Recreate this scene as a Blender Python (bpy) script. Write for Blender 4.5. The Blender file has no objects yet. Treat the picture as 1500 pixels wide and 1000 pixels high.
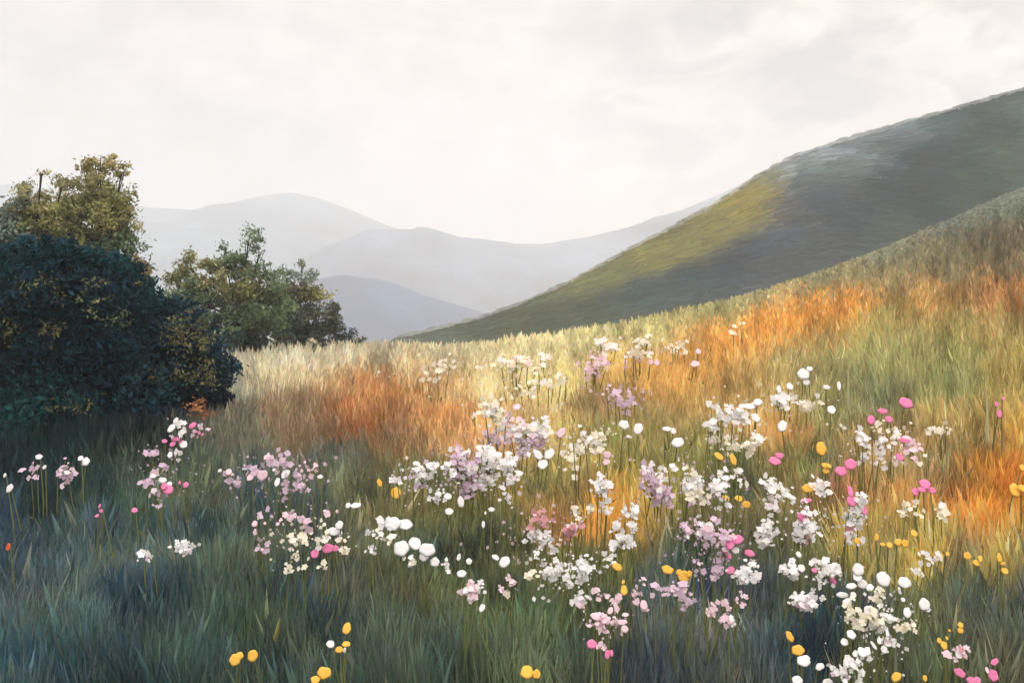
import bpy, math, random
import numpy as np
from mathutils import Vector

random.seed(7); RNG = np.random.default_rng(7)
sc = bpy.context.scene
COL = sc.collection
F = 35.0 / 36.0 * 1500.0          # focal length in survey units (1500 across)
CX, CY = 750.0, 500.0

# ----------------------------------------------------------------- helpers
def lin(c):
    c = np.asarray(c, dtype=float) / 255.0
    return np.where(c <= 0.04045, c / 12.92, ((c + 0.055) / 1.055) ** 2.4)

def _hash(ix, iy, seed):
    h = (ix.astype(np.int64) * 374761393 + iy.astype(np.int64) * 668265263 + seed * 974634777) & 0xFFFFFFFF
    h = ((h ^ (h >> 13)) * 1274126177) & 0xFFFFFFFF
    return ((h ^ (h >> 16)) & 0xFFFF) / 65535.0

def vnoise(x, y, seed=0):
    ix, iy = np.floor(x), np.floor(y)
    fx, fy = x - ix, y - iy
    fx = fx * fx * (3 - 2 * fx); fy = fy * fy * (3 - 2 * fy)
    a = _hash(ix, iy, seed); b = _hash(ix + 1, iy, seed)
    c = _hash(ix, iy + 1, seed); d = _hash(ix + 1, iy + 1, seed)
    return (a + (b - a) * fx) * (1 - fy) + (c + (d - c) * fx) * fy

def fbm(x, y, seed=0, octv=4):
    x = np.asarray(x, dtype=float); y = np.asarray(y, dtype=float)
    s = 0; amp = 0.5; tot = 0
    for k in range(octv):
        s = s + amp * vnoise(x, y, seed + k * 17); tot += amp
        x = x * 2.03 + 11.3; y = y * 2.03 + 5.7; amp *= 0.5
    return s / tot * 2 - 1            # -1..1

def mesh_np(name, verts, quads=None, tris=None, col=None, mat=None, smooth=False, parent=None):
    me = bpy.data.meshes.new(name)
    verts = np.asarray(verts, dtype=np.float32)
    nq = 0 if quads is None else len(quads); nt = 0 if tris is None else len(tris)
    me.vertices.add(len(verts)); me.vertices.foreach_set('co', verts.ravel())
    loops = []
    if nq: loops.append(np.asarray(quads, dtype=np.int32).ravel())
    if nt: loops.append(np.asarray(tris, dtype=np.int32).ravel())
    loops = np.concatenate(loops)
    me.loops.add(len(loops)); me.loops.foreach_set('vertex_index', loops)
    starts = np.concatenate([np.arange(nq) * 4, nq * 4 + np.arange(nt) * 3]).astype(np.int32)
    tots = np.concatenate([np.full(nq, 4), np.full(nt, 3)]).astype(np.int32)
    me.polygons.add(nq + nt)
    me.polygons.foreach_set('loop_start', starts); me.polygons.foreach_set('loop_total', tots)
    if smooth: me.polygons.foreach_set('use_smooth', np.ones(nq + nt, dtype=bool))
    if col is not None:
        a = me.attributes.new('Col', 'FLOAT_COLOR', 'POINT')
        c4 = np.ones((len(verts), 4), dtype=np.float32); c4[:, :3] = col
        a.data.foreach_set('color', c4.ravel())
    me.update(calc_edges=True); me.validate()
    if mat: me.materials.append(mat)
    o = bpy.data.objects.new(name, me); COL.objects.link(o)
    if parent is not None:
        o.parent = parent
        o.location = -Vector(parent.location)      # children are built in world positions
    return o

def tag(o, label=None, cat=None, group=None, kind=None):
    if label: o['label'] = label
    if cat: o['category'] = cat
    if group: o['group'] = group
    if kind: o['kind'] = kind
    return o

def empty(name, loc):
    o = bpy.data.objects.new(name, None); COL.objects.link(o)
    o.location = loc; o.empty_display_size = 0.05
    return o

# ----------------------------------------------------------------- materials
def mat_attr(name, rough=0.85, transl=0.0, noise=None, bump=0.0, spec=0.2, sheen=0.0):
    m = bpy.data.materials.new(name); m.use_nodes = True
    nt = m.node_tree; N = nt.nodes; L = nt.links
    bs = N['Principled BSDF']; out = N['Material Output']
    bs.inputs['Roughness'].default_value = rough
    bs.inputs['Specular IOR Level'].default_value = spec
    at = N.new('ShaderNodeAttribute'); at.attribute_name = 'Col'
    colo = at.outputs['Color']
    if noise:
        scale, amt, stretch = noise
        tc = N.new('ShaderNodeTexCoord'); mp = N.new('ShaderNodeMapping')
        mp.inputs['Scale'].default_value = stretch
        L.new(tc.outputs['Object'], mp.inputs['Vector'])
        nz = N.new('ShaderNodeTexNoise'); nz.inputs['Scale'].default_value = scale
        nz.inputs['Detail'].default_value = 6; nz.inputs['Roughness'].default_value = 0.65
        L.new(mp.outputs['Vector'], nz.inputs['Vector'])
        mr = N.new('ShaderNodeMapRange')
        mr.inputs['From Min'].default_value = 0.25; mr.inputs['From Max'].default_value = 0.75
        mr.inputs['To Min'].default_value = 1 - amt; mr.inputs['To Max'].default_value = 1 + amt
        L.new(nz.outputs['Fac'], mr.inputs['Value'])
        vm = N.new('ShaderNodeVectorMath'); vm.operation = 'SCALE'
        L.new(colo, vm.inputs[0]); L.new(mr.outputs['Result'], vm.inputs['Scale'])
        colo = vm.outputs['Vector']
        if bump:
            bp = N.new('ShaderNodeBump'); bp.inputs['Strength'].default_value = bump
            L.new(nz.outputs['Fac'], bp.inputs['Height']); L.new(bp.outputs['Normal'], bs.inputs['Normal'])
    L.new(colo, bs.inputs['Base Color'])
    if transl:
        tr = N.new('ShaderNodeBsdfTranslucent'); L.new(colo, tr.inputs['Color'])
        mx = N.new('ShaderNodeMixShader'); mx.inputs['Fac'].default_value = transl
        L.new(bs.outputs['BSDF'], mx.inputs[1]); L.new(tr.outputs['BSDF'], mx.inputs[2])
        L.new(mx.outputs['Shader'], out.inputs['Surface'])
    return m

M_ground = mat_attr('meadow_soil', 0.95, 0, (9.0, 0.25, (1, 1, 1)), 0.3, 0.1)
M_grass = mat_attr('grass_blade', 0.75, 0.35, None, 0, 0.15)
M_hill = mat_attr('hillside_heath', 0.95, 0, (0.5, 0.25, (1, 1, 1)), 0.15, 0.05)
M_far = mat_attr('mountain_slope', 0.95, 0, (0.045, 0.35, (1, 0.6, 1.6)), 0.5, 0.05)
M_leaf = mat_attr('leaf', 0.75, 0.30, None, 0, 0.08)
M_bark = mat_attr('bark', 0.9, 0, (30, 0.4, (1, 1, 0.2)), 0.6, 0.1)
M_petal = mat_attr('petal', 0.6, 0.25, (160, 0.05, (1, 1, 1)), 0.0, 0.2)
M_stem = mat_attr('stem', 0.7, 0.1, (40, 0.2, (1, 1, 0.2)), 0, 0.2)

# ----------------------------------------------------------------- terrain
CR_X = np.array([-1200, -400, 0, 250, 420, 560, 660, 780, 900, 1000, 1100, 1190, 1280, 1390, 1500, 1800, 2600], float)
CR_Y = np.array([525, 522, 517, 509, 505, 510, 514, 500, 480, 459, 431, 402, 368, 320, 272, 160, 60], float)
DD_X = np.array([-1200, 0, 500, 750, 1000, 1250, 1500, 2600], float)
DD_Y = np.array([24, 22, 19, 20, 27, 40, 55, 70], float)
R0, D0 = 1050.0, 2.6
def crest(px): return np.interp(px, CR_X, CR_Y)
def crest_d(px): return np.interp(px, DD_X, DD_Y)
def coef(px):
    c = crest(px); D = crest_d(px)
    a = (R0 - c) / (1 / D0 - 1 / D)
    return c, D, a                                   # row(d) = c + a (1/d - 1/D)
def ground_row(px, d):
    c, D, a = coef(px); return c + a * (1 / d - 1 / D)
def ground_depth(px, row):
    c, D, a = coef(px); return 1 / np.maximum((row - c) / a + 1 / D, 1e-3)
def sstep(a, b, x):
    t = np.clip((x - a) / (b - a), 0, 1); return t * t * (3 - 2 * t)
def ground_z(x, y):
    x = np.asarray(x, float); y = np.asarray(y, float)
    yy = np.maximum(y, 0.05)
    px = np.clip(CX + F * x / yy, -1200, 2600)
    c, D, a = coef(px)
    d = np.minimum(yy, D)
    z = -(c + a * (1 / d - 1 / D) - CY) / F * d
    slope = (-(c - CY) / F * D + a / F * (1 - 0) * 0) * 0
    over = np.maximum(yy - D, 0)
    s0 = -(c - a / D - CY) / F                        # slope of the tilted plane
    z = -a / F + s0 * d
    z = z + s0 * over * np.exp(-over / 2.0) - 0.16 * over * (1 - np.exp(-over / 4.0)) 
    z = np.maximum(z, -9.0 - 0.008 * yy)
    t = sstep(0.3, 2.2, y)
    return z * t + (-1.15) * (1 - t) + 0.015 * fbm(x * 1.3, y * 1.3, 5, 3)

# grass tone by place on the slope, shade under the left bushes painted in: (survey x, survey row, rgb as it shows in daylight)
CTRL = """340 520 168 162 138;420 520 194 186 158;500 515 196 188 155;560 512 188 180 146;640 522 190 182 145;700 525 190 180 140;780 510 186 176 130;850 497 186 178 128;900 490 176 168 110
960 478 165 158 98;1000 465 160 152 95;1050 455 150 148 92;1100 440 145 140 92;1200 408 128 128 86;1250 390 150 140 88;1300 372 120 122 90;1400 325 104 112 86;1480 285 98 108 84;1560 260 98 108 84
1200 455 208 142 45;1265 450 205 138 42;1140 475 205 140 50;1100 492 205 145 58;1050 512 215 150 55;1020 505 190 150 80;1400 445 172 126 62;1480 442 180 122 60;1560 445 180 122 60;1330 420 148 118 68;1300 470 155 142 72;1350 450 178 135 62;1400 470 165 150 78;1480 490 160 145 75;1430 455 178 128 66;1300 400 128 118 72;1450 360 112 104 72;1380 375 132 120 78;1440 395 128 110 70;1500 390 122 106 70;1340 395 124 116 74
400 555 206 190 146;445 560 204 186 140;480 575 195 155 98;520 575 196 138 75;560 585 195 128 62;620 585 200 146 80;660 560 200 165 105;350 570 138 138 118;600 545 205 178 125;700 560 208 188 132;760 560 208 190 130;830 570 200 182 120;900 560 195 160 84;960 560 196 150 72;1010 545 205 148 62;1060 555 180 145 78;1150 540 150 138 82;1220 540 142 138 84;1300 530 148 146 82;1400 520 150 146 78;1480 540 165 145 70;1280 590 128 135 90;1400 580 135 140 80
300 630 112 98 82;350 640 118 112 88;400 610 158 120 78;430 600 150 125 90;450 655 132 105 72;500 600 182 112 58;540 640 168 95 48;600 660 140 105 68;640 620 192 136 70;680 640 190 140 80;740 660 178 145 95;800 680 158 140 84;860 620 150 125 78;920 600 140 115 80;900 660 128 128 70;960 640 150 135 80;1020 660 140 135 76;1100 640 192 158 98;1160 650 180 135 70;1200 620 140 138 84;1270 680 165 135 80;1330 690 172 140 90;1400 640 168 145 78;1450 620 172 150 72;1490 640 205 155 62
20 640 28 58 60;100 660 34 66 64;200 650 28 52 56;250 640 45 60 60;30 600 26 56 58;180 610 20 44 50
60 720 48 68 76;150 740 60 80 78;210 760 70 86 74;250 740 92 100 78;300 700 92 98 82;350 730 78 94 90;420 730 88 100 88;500 700 95 100 82;550 740 100 102 66;600 740 105 108 68;680 760 112 112 64;740 740 125 112 62;800 720 150 132 66;850 740 160 125 58;900 770 165 120 52;860 790 165 122 56;950 720 128 124 66;1000 760 112 112 68;1060 720 108 118 68;1150 760 112 108 70;1200 690 120 130 76;1250 740 165 120 74;1300 770 165 130 74;1350 720 150 138 88;1420 720 208 142 46;1450 760 205 140 48;1490 740 200 142 58;1400 760 190 128 52;1440 800 200 135 52;1490 800 170 150 66
30 800 48 66 84;100 840 62 76 90;160 820 66 82 86;220 850 70 80 88;280 820 72 88 80;340 800 74 92 84;400 830 82 90 70;460 850 74 84 68;540 830 84 92 76;600 850 72 84 64;660 870 76 84 58;720 830 52 62 54;780 880 88 92 58;840 870 84 90 60;900 850 98 100 62;960 880 76 86 82;1020 850 66 84 78;1080 880 70 82 92;1140 860 66 76 66;1200 840 92 92 62;1280 820 140 118 58;1340 840 132 120 64;1400 840 142 128 66;1480 850 160 145 76;1420 880 112 112 72;1490 890 128 128 80
30 930 64 80 88;60 980 52 84 86;120 920 62 80 86;170 900 70 84 86;200 960 48 72 70;260 930 56 78 72;330 950 52 74 66;400 960 58 76 60;450 930 44 70 78;500 900 66 76 72;560 960 62 80 70;620 930 80 90 66;680 960 66 84 70;740 920 72 84 62;800 950 72 92 72;850 960 52 66 60;900 940 60 72 66;960 960 62 72 82;1020 930 72 84 94;1080 960 76 86 100;1150 930 54 74 76;1190 960 46 68 80;1260 950 66 80 84;1320 960 78 92 66;1370 920 92 100 64;1430 940 86 94 72;1490 960 84 90 78;1470 920 92 96 76
200 1020 48 72 70;600 1030 66 82 68;1000 1030 62 72 82;1400 1020 84 92 72;-150 900 60 78 84;-150 700 45 68 72;-150 560 40 60 60;1650 600 165 138 72;1650 800 150 135 72;1650 950 84 92 74;1650 450 175 130 60;1700 300 98 108 84"""
_c = np.array([[float(v) for v in t.split()] for ln in CTRL.split('\n') for t in ln.split(';')])
_m = _c[:, 2:].mean(1, keepdims=True); C_P, C_C = _c[:, :2], lin(_m + (_c[:, 2:] - _m) * 0.82)
for (bx, by, br, bk) in ((540, 600, 130, .8), (1200, 460, 130, .88), (760, 545, 110, .88), (420, 540, 70, .85), (1470, 740, 80, .8), (890, 770, 60, 1.25), (640, 640, 60, 1.2), (800, 690, 130, 1.1), (1000, 720, 150, 1.1), (130, 640, 170, .33), (60, 720, 120, .7), (500, 640, 90, .85), (740, 920, 200, 1.2), (1410, 850, 110, 1.5), (1130, 720, 110, 1.12)):  # tone trims, deepening the painted shade under the left bushes
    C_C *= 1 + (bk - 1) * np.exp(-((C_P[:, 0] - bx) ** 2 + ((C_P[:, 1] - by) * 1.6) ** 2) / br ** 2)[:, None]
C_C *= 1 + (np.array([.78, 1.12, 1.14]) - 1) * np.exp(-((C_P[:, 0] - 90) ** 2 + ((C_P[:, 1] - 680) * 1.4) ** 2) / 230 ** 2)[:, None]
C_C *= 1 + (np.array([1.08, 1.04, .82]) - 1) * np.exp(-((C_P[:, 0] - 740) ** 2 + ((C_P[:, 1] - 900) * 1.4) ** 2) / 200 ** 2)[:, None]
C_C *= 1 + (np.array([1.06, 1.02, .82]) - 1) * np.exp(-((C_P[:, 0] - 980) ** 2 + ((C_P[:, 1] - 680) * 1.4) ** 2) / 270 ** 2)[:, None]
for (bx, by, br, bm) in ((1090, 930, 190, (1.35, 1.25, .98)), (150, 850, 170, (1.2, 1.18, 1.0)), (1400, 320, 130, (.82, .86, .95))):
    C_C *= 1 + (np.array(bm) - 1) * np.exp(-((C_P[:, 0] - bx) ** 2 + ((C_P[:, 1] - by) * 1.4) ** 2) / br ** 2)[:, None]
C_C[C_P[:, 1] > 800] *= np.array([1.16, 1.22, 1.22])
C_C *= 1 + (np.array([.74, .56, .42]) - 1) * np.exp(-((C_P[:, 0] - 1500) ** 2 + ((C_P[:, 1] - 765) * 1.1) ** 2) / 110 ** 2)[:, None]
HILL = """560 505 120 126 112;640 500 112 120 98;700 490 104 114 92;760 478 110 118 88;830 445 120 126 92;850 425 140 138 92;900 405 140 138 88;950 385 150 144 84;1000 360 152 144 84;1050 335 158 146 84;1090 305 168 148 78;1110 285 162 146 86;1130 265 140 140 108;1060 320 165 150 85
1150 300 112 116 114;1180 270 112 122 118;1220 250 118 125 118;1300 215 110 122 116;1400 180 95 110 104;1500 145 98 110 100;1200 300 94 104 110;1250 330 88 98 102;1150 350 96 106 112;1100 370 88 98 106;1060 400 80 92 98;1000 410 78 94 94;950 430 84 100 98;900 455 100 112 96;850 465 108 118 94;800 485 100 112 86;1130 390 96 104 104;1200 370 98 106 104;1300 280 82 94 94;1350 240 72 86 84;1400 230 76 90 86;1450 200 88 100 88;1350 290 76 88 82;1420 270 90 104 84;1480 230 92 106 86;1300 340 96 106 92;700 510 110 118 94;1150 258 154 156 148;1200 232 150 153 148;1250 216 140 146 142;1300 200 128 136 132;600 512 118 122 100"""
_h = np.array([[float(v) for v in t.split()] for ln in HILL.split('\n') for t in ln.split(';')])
H_P, H_C = _h[:, :2], lin(_h[:, 2:])  # hill colours include a painted shadow band and painted mist along the ridge

def paint(px, row, P, C, power=4.0, ys=1.35):
    out = np.zeros((len(px), 3))
    for i in range(0, len(px), 20000):
        a = px[i:i + 20000, None] - P[None, :, 0]; b = (row[i:i + 20000, None] - P[None, :, 1]) * ys
        w = 1.0 / (a * a + b * b + 120.0) ** (power / 2)
        out[i:i + 20000] = (w @ C) / w.sum(1)[:, None]
    return out

GAIN_GRASS, GAIN_GROUND, GAIN_HILL = 1.5, 0.9, 1.25

def build_ground():
    th = np.radians(np.linspace(-180, 180, 361))
    r = np.concatenate([[0.02], np.geomspace(0.3, 70, 150), np.geomspace(76, 1400, 24)])
    T, R = np.meshgrid(th[:-1], r, indexing='ij')
    x = R * np.sin(T); y = R * np.cos(T)
    z = ground_z(x.ravel(), y.ravel())
    z = np.where(R.ravel() > 75, np.minimum(z, -9.0 - 0.01 * np.abs(y.ravel())), z)
    V = np.stack([x.ravel(), y.ravel(), z], 1)
    n, m = T.shape
    I = np.arange(n * m).reshape(n, m); J = np.roll(I, -1, 0)
    q = np.stack([I[:, :-1], J[:, :-1], J[:, 1:], I[:, 1:]], -1).reshape(-1, 4)[:, ::-1]
    yy = np.maximum(V[:, 1], 0.4)
    px = np.clip(CX + F * V[:, 0] / yy, -200, 1700); row = np.clip(CY - F * V[:, 2] / yy, 280, 1030)
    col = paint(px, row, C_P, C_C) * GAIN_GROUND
    o = mesh_np('ground', V, quads=q, col=col, mat=M_ground, smooth=True)
    tag(o, kind='structure')
build_ground()

# ----------------------------------------------------------------- grass
def blades(name, n, region, hmin, hmax, wpx, lean=0.35, keep=None, seed=1, gain=1.0, jit=0.22, straw=0.06):
    rg = np.random.default_rng(seed)
    px = rg.uniform(region[0], region[1], n); g = rg.uniform(0, 1, n)
    c = crest(px); r0 = np.maximum(c, region[2]); row = r0 + (region[3] - r0) * g
    d = ground_depth(px, row)
    x = (px - CX) / F * d
    if keep is not None:
        k = keep(px, row, d, rg); px, row, d, x = px[k], row[k], d[k], x[k]
    n = len(px)
    z = ground_z(x, d)
    # tone drifts of the blades: warped zones + patches + single blade variation
    wx = 34 * fbm(px / 45, row / 70, 21, 3) + rg.normal(0, 9, n); wy = 22 * fbm(px / 50, row / 40, 33, 3) + rg.normal(0, 10, n)
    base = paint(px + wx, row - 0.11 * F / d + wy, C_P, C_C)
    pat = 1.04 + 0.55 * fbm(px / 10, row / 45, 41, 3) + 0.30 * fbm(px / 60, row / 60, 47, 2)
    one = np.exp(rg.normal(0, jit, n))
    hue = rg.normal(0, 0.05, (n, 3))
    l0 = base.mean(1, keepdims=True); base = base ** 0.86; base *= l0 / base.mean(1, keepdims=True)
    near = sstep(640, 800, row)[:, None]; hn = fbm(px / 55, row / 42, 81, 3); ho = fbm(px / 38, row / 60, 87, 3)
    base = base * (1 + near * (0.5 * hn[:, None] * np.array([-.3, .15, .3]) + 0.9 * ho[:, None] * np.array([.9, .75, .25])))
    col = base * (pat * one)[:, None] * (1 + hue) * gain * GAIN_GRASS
    lum = col.mean(1, keepdims=True)
    s = rg.uniform(0, 1, n) < straw
    col[s] = col[s] * 0.7 + lum[s] * np.array([1.5, 1.3, 0.8]) * 0.55
    h = rg.uniform(hmin, hmax, n) * (1 + 0.25 * np.exp(-((row - 675) / 38) ** 2) * (1 - sstep(250, 390, px))) * (1 + 0.25 * fbm(px / 70, row / 50, 55, 2))
    h = h * (1 - .55 * sstep(22, 40, d))
    w = wpx / F * d * rg.uniform(0.5, 1.5, n)
    az = rg.uniform(0, 2 * np.pi, n)
    # width direction mostly across the slope so a blade is seen on its flat side
    a2 = rg.normal(0, 0.6, n)
    wd = np.stack([np.cos(a2), np.sin(a2), np.zeros(n)], 1) * w[:, None] * 0.5
    wind = fbm(px / 90, row / 90, 61, 2)
    ld = np.stack([np.cos(az) + 0.7 * wind, np.sin(az), np.zeros(n)], 1) * (h * rg.uniform(0.05, lean, n))[:, None]
    P0 = np.stack([x, d, z - 0.02], 1)
    P1 = P0 + ld * 0.30 + np.array([0, 0, 1]) * (h * 0.55)[:, None]
    P2 = P0 + ld + np.array([0, 0, 1]) * (h * 1.0)[:, None]
    V = np.stack([P0 - wd * 0.8, P0 + wd * 0.8, P1 + wd, P1 - wd, P2], 1).reshape(-1, 3)
    i = np.arange(n) * 5
    q = np.stack([i, i + 1, i + 2, i + 3], 1); t = np.stack([i + 3, i + 2, i + 4], 1)
    return mesh_np(name, V, quads=q, tris=t, col=np.clip(np.repeat(col, 5, 0), 0.004, 0.95), mat=M_grass)

def not_bush(px, row, d, rg): return np.ones(len(px), bool)
g1 = blades('meadow_grass', 370000, (-600, 2300, 0, 1120), 0.14, 0.27, 4.3, 0.28, seed=3, jit=0.19)
tag(g1, 'tall meadow grass in drifts of teal, olive, straw and orange', 'grass', kind='stuff')
g2 = blades('broad_grass', 28000, (-600, 2300, 650, 1120), 0.14, 0.30, 11.0, 0.35, seed=9, gain=1.0, jit=0.24)
tag(g2, 'broad soft grass leaves mixed through the near meadow', 'grass', kind='stuff')

# ----------------------------------------------------------------- hills and mountains
def hill(name, pts, d0, front, back, zb, kind_mat, colfn, amp=1.0, nz_scale=None, prof=1.25, steps=60, seed=0, dslope=0.0, cols=320):
    P = np.array(pts, float)
    px = np.linspace(P[0, 0], P[-1, 0], cols)
    # smooth ridge line
    row = np.interp(px, P[:, 0], P[:, 1])
    k = max(3, int(cols * 30 / (px[-1] - px[0]))) | 1
    ker = np.hanning(k + 2)[1:-1]; ker /= ker.sum()
    row = np.convolve(np.pad(row, k // 2, mode='edge'), ker, 'valid')
    dc = d0 + dslope * (px - CX)
    zc = (CY - row) / F * dc; xc = (px - CX) / F * dc
    t = np.concatenate([np.linspace(0, 1, steps), np.linspace(1, 2, steps // 2)[1:]])
    PX, T = np.meshgrid(np.arange(cols), t, indexing='ij')
    X = xc[PX]; Y = dc[PX] + np.where(T < 1, (T - 1) * front, (T - 1) * back)
    f = np.where(T < 1, 1 - np.abs(1 - T) ** prof, 1 - (T - 1) ** 1.6)
    Z = zb + (zc[PX] - zb) * f
    s = nz_scale or (d0 * 0.10)
    fade = np.clip(np.abs(T - 1) * 6, 0.08, 1) * np.clip(T * 4, 0, 1)
    N1 = fbm(X / s, Y / s, 70 + seed, 5)
    gul = np.abs(fbm(X / (s * 1.4) + 0.5 * N1, Y / (s * 3.5), 90 + seed, 4))
    Z = Z + amp * s * 0.16 * fade * (N1 - 1.3 * gul + 0.3)
    V = np.stack([X.ravel(), Y.ravel(), Z.ravel()], 1)
    n, m = X.shape; I = np.arange(n * m).reshape(n, m)
    q = np.stack([I[:-1, :-1], I[1:, :-1], I[1:, 1:], I[:-1, 1:]], -1).reshape(-1, 4)
    c = colfn(V)
    o = mesh_np(name, V, quads=q, col=np.clip(c, 0.004, 0.9), mat=kind_mat, smooth=True)
    tag(o, kind='structure')
    return V.reshape(n, m, 3), c.reshape(n, m, 3)

def hillcol(V):
    y = np.maximum(V[:, 1], 1)
    px = CX + F * V[:, 0] / y; row = CY - F * V[:, 2] / y
    wx = 22 * fbm(V[:, 0] / 6, V[:, 1] / 9, 12, 3); wy = 10 * fbm(V[:, 0] / 6, V[:, 1] / 9, 15, 3)
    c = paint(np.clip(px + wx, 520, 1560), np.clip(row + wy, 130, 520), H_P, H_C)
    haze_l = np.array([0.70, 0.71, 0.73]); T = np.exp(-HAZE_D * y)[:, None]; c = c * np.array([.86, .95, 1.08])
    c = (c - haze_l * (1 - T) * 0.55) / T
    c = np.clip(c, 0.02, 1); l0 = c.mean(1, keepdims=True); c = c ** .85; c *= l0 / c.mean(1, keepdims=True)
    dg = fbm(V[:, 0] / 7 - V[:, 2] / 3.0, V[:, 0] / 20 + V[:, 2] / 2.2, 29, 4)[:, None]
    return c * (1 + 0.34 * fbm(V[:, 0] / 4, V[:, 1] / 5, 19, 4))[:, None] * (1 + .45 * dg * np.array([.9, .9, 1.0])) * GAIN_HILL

def flat(rgb, var=0.25, s=20):
    rgb = np.array(rgb)
    def fn(V): return rgb[None] * (1 + var * fbm(V[:, 0] / s + V[:, 2] / (s * .6), V[:, 1] / (s * 2) - V[:, 2] / (s * .4), 3, 5))[:, None]
    return fn

HAZE_D = 0.0021
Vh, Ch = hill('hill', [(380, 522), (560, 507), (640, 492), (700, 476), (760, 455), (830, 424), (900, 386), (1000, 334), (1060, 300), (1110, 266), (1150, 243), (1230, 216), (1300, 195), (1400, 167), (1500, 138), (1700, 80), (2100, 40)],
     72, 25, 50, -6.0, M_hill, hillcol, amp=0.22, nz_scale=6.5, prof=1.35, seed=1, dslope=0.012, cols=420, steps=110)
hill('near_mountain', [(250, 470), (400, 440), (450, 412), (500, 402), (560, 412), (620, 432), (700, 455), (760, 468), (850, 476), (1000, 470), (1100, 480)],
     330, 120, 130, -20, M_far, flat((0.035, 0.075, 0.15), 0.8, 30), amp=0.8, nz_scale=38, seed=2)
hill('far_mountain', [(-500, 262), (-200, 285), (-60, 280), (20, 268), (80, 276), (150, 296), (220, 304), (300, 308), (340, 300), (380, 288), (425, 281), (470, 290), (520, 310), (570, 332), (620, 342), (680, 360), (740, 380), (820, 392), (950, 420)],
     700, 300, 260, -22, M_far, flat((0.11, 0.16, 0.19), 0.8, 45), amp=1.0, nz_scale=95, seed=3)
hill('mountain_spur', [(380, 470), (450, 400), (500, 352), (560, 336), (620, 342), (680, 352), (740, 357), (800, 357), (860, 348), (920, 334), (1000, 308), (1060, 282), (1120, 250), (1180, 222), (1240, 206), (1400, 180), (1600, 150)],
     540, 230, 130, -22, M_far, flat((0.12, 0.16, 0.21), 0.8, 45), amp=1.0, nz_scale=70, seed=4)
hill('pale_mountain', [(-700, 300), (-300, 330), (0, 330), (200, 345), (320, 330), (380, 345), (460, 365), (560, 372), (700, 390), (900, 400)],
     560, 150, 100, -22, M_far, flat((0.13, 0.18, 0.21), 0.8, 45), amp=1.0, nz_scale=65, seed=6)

def heath(name, V, C, n, seed, L=(0.5, 1.6), tmax=62, gain=1.0):
    rg = np.random.default_rng(seed)
    nx, m, _ = V.shape
    i = rg.uniform(0.12 * nx, 0.86 * nx, n); j = 112 - 1 - rg.power(1.6, n) * 0 - rg.uniform(0, 1, n) * tmax
    j = np.clip(j, 0, m - 2); i0 = i.astype(int); j0 = j.astype(int)
    fi = (i - i0)[:, None]; fj = (j - j0)[:, None]
    P = (V[i0, j0] * (1 - fi) + V[i0 + 1, j0] * fi) * (1 - fj) + (V[i0, j0 + 1] * (1 - fi) + V[i0 + 1, j0 + 1] * fi) * fj
    c = C[i0, j0] * np.exp(rg.normal(0, 0.15, n))[:, None] * (1 + rg.normal(0, 0.04, (n, 3)))
    along = V[np.minimum(i0 + 4, nx - 1), j0] - V[i0, j0]; along /= np.linalg.norm(along, axis=1)[:, None]
    down = V[i0, np.maximum(j0 - 2, 0)] - V[i0, np.minimum(j0 + 1, m - 1)]; down /= np.linalg.norm(down, axis=1)[:, None]
    mixw = rg.normal(0.35, 0.18, n)[:, None]
    u = along + down * mixw; u /= np.linalg.norm(u, axis=1)[:, None]
    w = np.cross(u, np.array([0, -1.0, 0.0])); w /= np.linalg.norm(w, axis=1)[:, None]
    Ln = rg.uniform(L[0], L[1], n)[:, None]; wd = Ln * rg.uniform(0.05, 0.14, n)[:, None]
    P = P + np.array([0, -0.10, 0.06])
    if name == 'crest_mist_tufts': P[:, 2] += rg.power(.5, n) * .55
    Vv = np.stack([P - u * Ln * .5, P - u * Ln * .2 - w * wd, P + u * Ln * .25 - w * wd * .8, P + u * Ln * .5, P + u * Ln * .2 + w * wd * .8, P - u * Ln * .25 + w * wd], 1).reshape(-1, 3)
    k = np.arange(n) * 6
    q = np.concatenate([np.stack([k, k + 1, k + 2, k + 3], 1), np.stack([k, k + 3, k + 4, k + 5], 1)])
    o = mesh_np(name, Vv, quads=q, col=np.clip(np.repeat(c, 6, 0) * gain, 0.008, 0.9), mat=M_grass)
    tag(o, 'pale tufts added along the hillside ridge to imitate mist' if name == 'crest_mist_tufts' else 'rough heath tussocks covering the green and grey hillside', 'heath', kind='stuff')
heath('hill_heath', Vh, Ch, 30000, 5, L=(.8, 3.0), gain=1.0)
heath('crest_mist_tufts', Vh, Ch * .4 + np.array([.40, .41, .41]), 4500, 6, L=(.3, 1.1), tmax=4)  # whitish tufts added to stand in for mist on the ridge

# ----------------------------------------------------------------- trees and bushes
def to_world(px, row, d): return np.array([(px - CX) / F * d, d, (CY - row) / F * d])

def tube(pts, radii, seg=7):
    pts = [np.array(p, float) for p in pts]; V = []; Q = []
    for k, p in enumerate(pts):
        a = pts[min(k + 1, len(pts) - 1)] - pts[max(k - 1, 0)]; a /= (np.linalg.norm(a) + 1e-9)
        u = np.cross(a, [0.3, 0.9, 0.2]); u /= np.linalg.norm(u); v = np.cross(a, u)
        for s in range(seg):
            an = 2 * math.pi * s / seg
            V.append(p + radii[k] * (math.cos(an) * u + math.sin(an) * v))
        if k:
            for s in range(seg):
                Q.append([(k - 1) * seg + s, (k - 1) * seg + (s + 1) % seg, k * seg + (s + 1) % seg, k * seg + s])
    return V, Q

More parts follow.
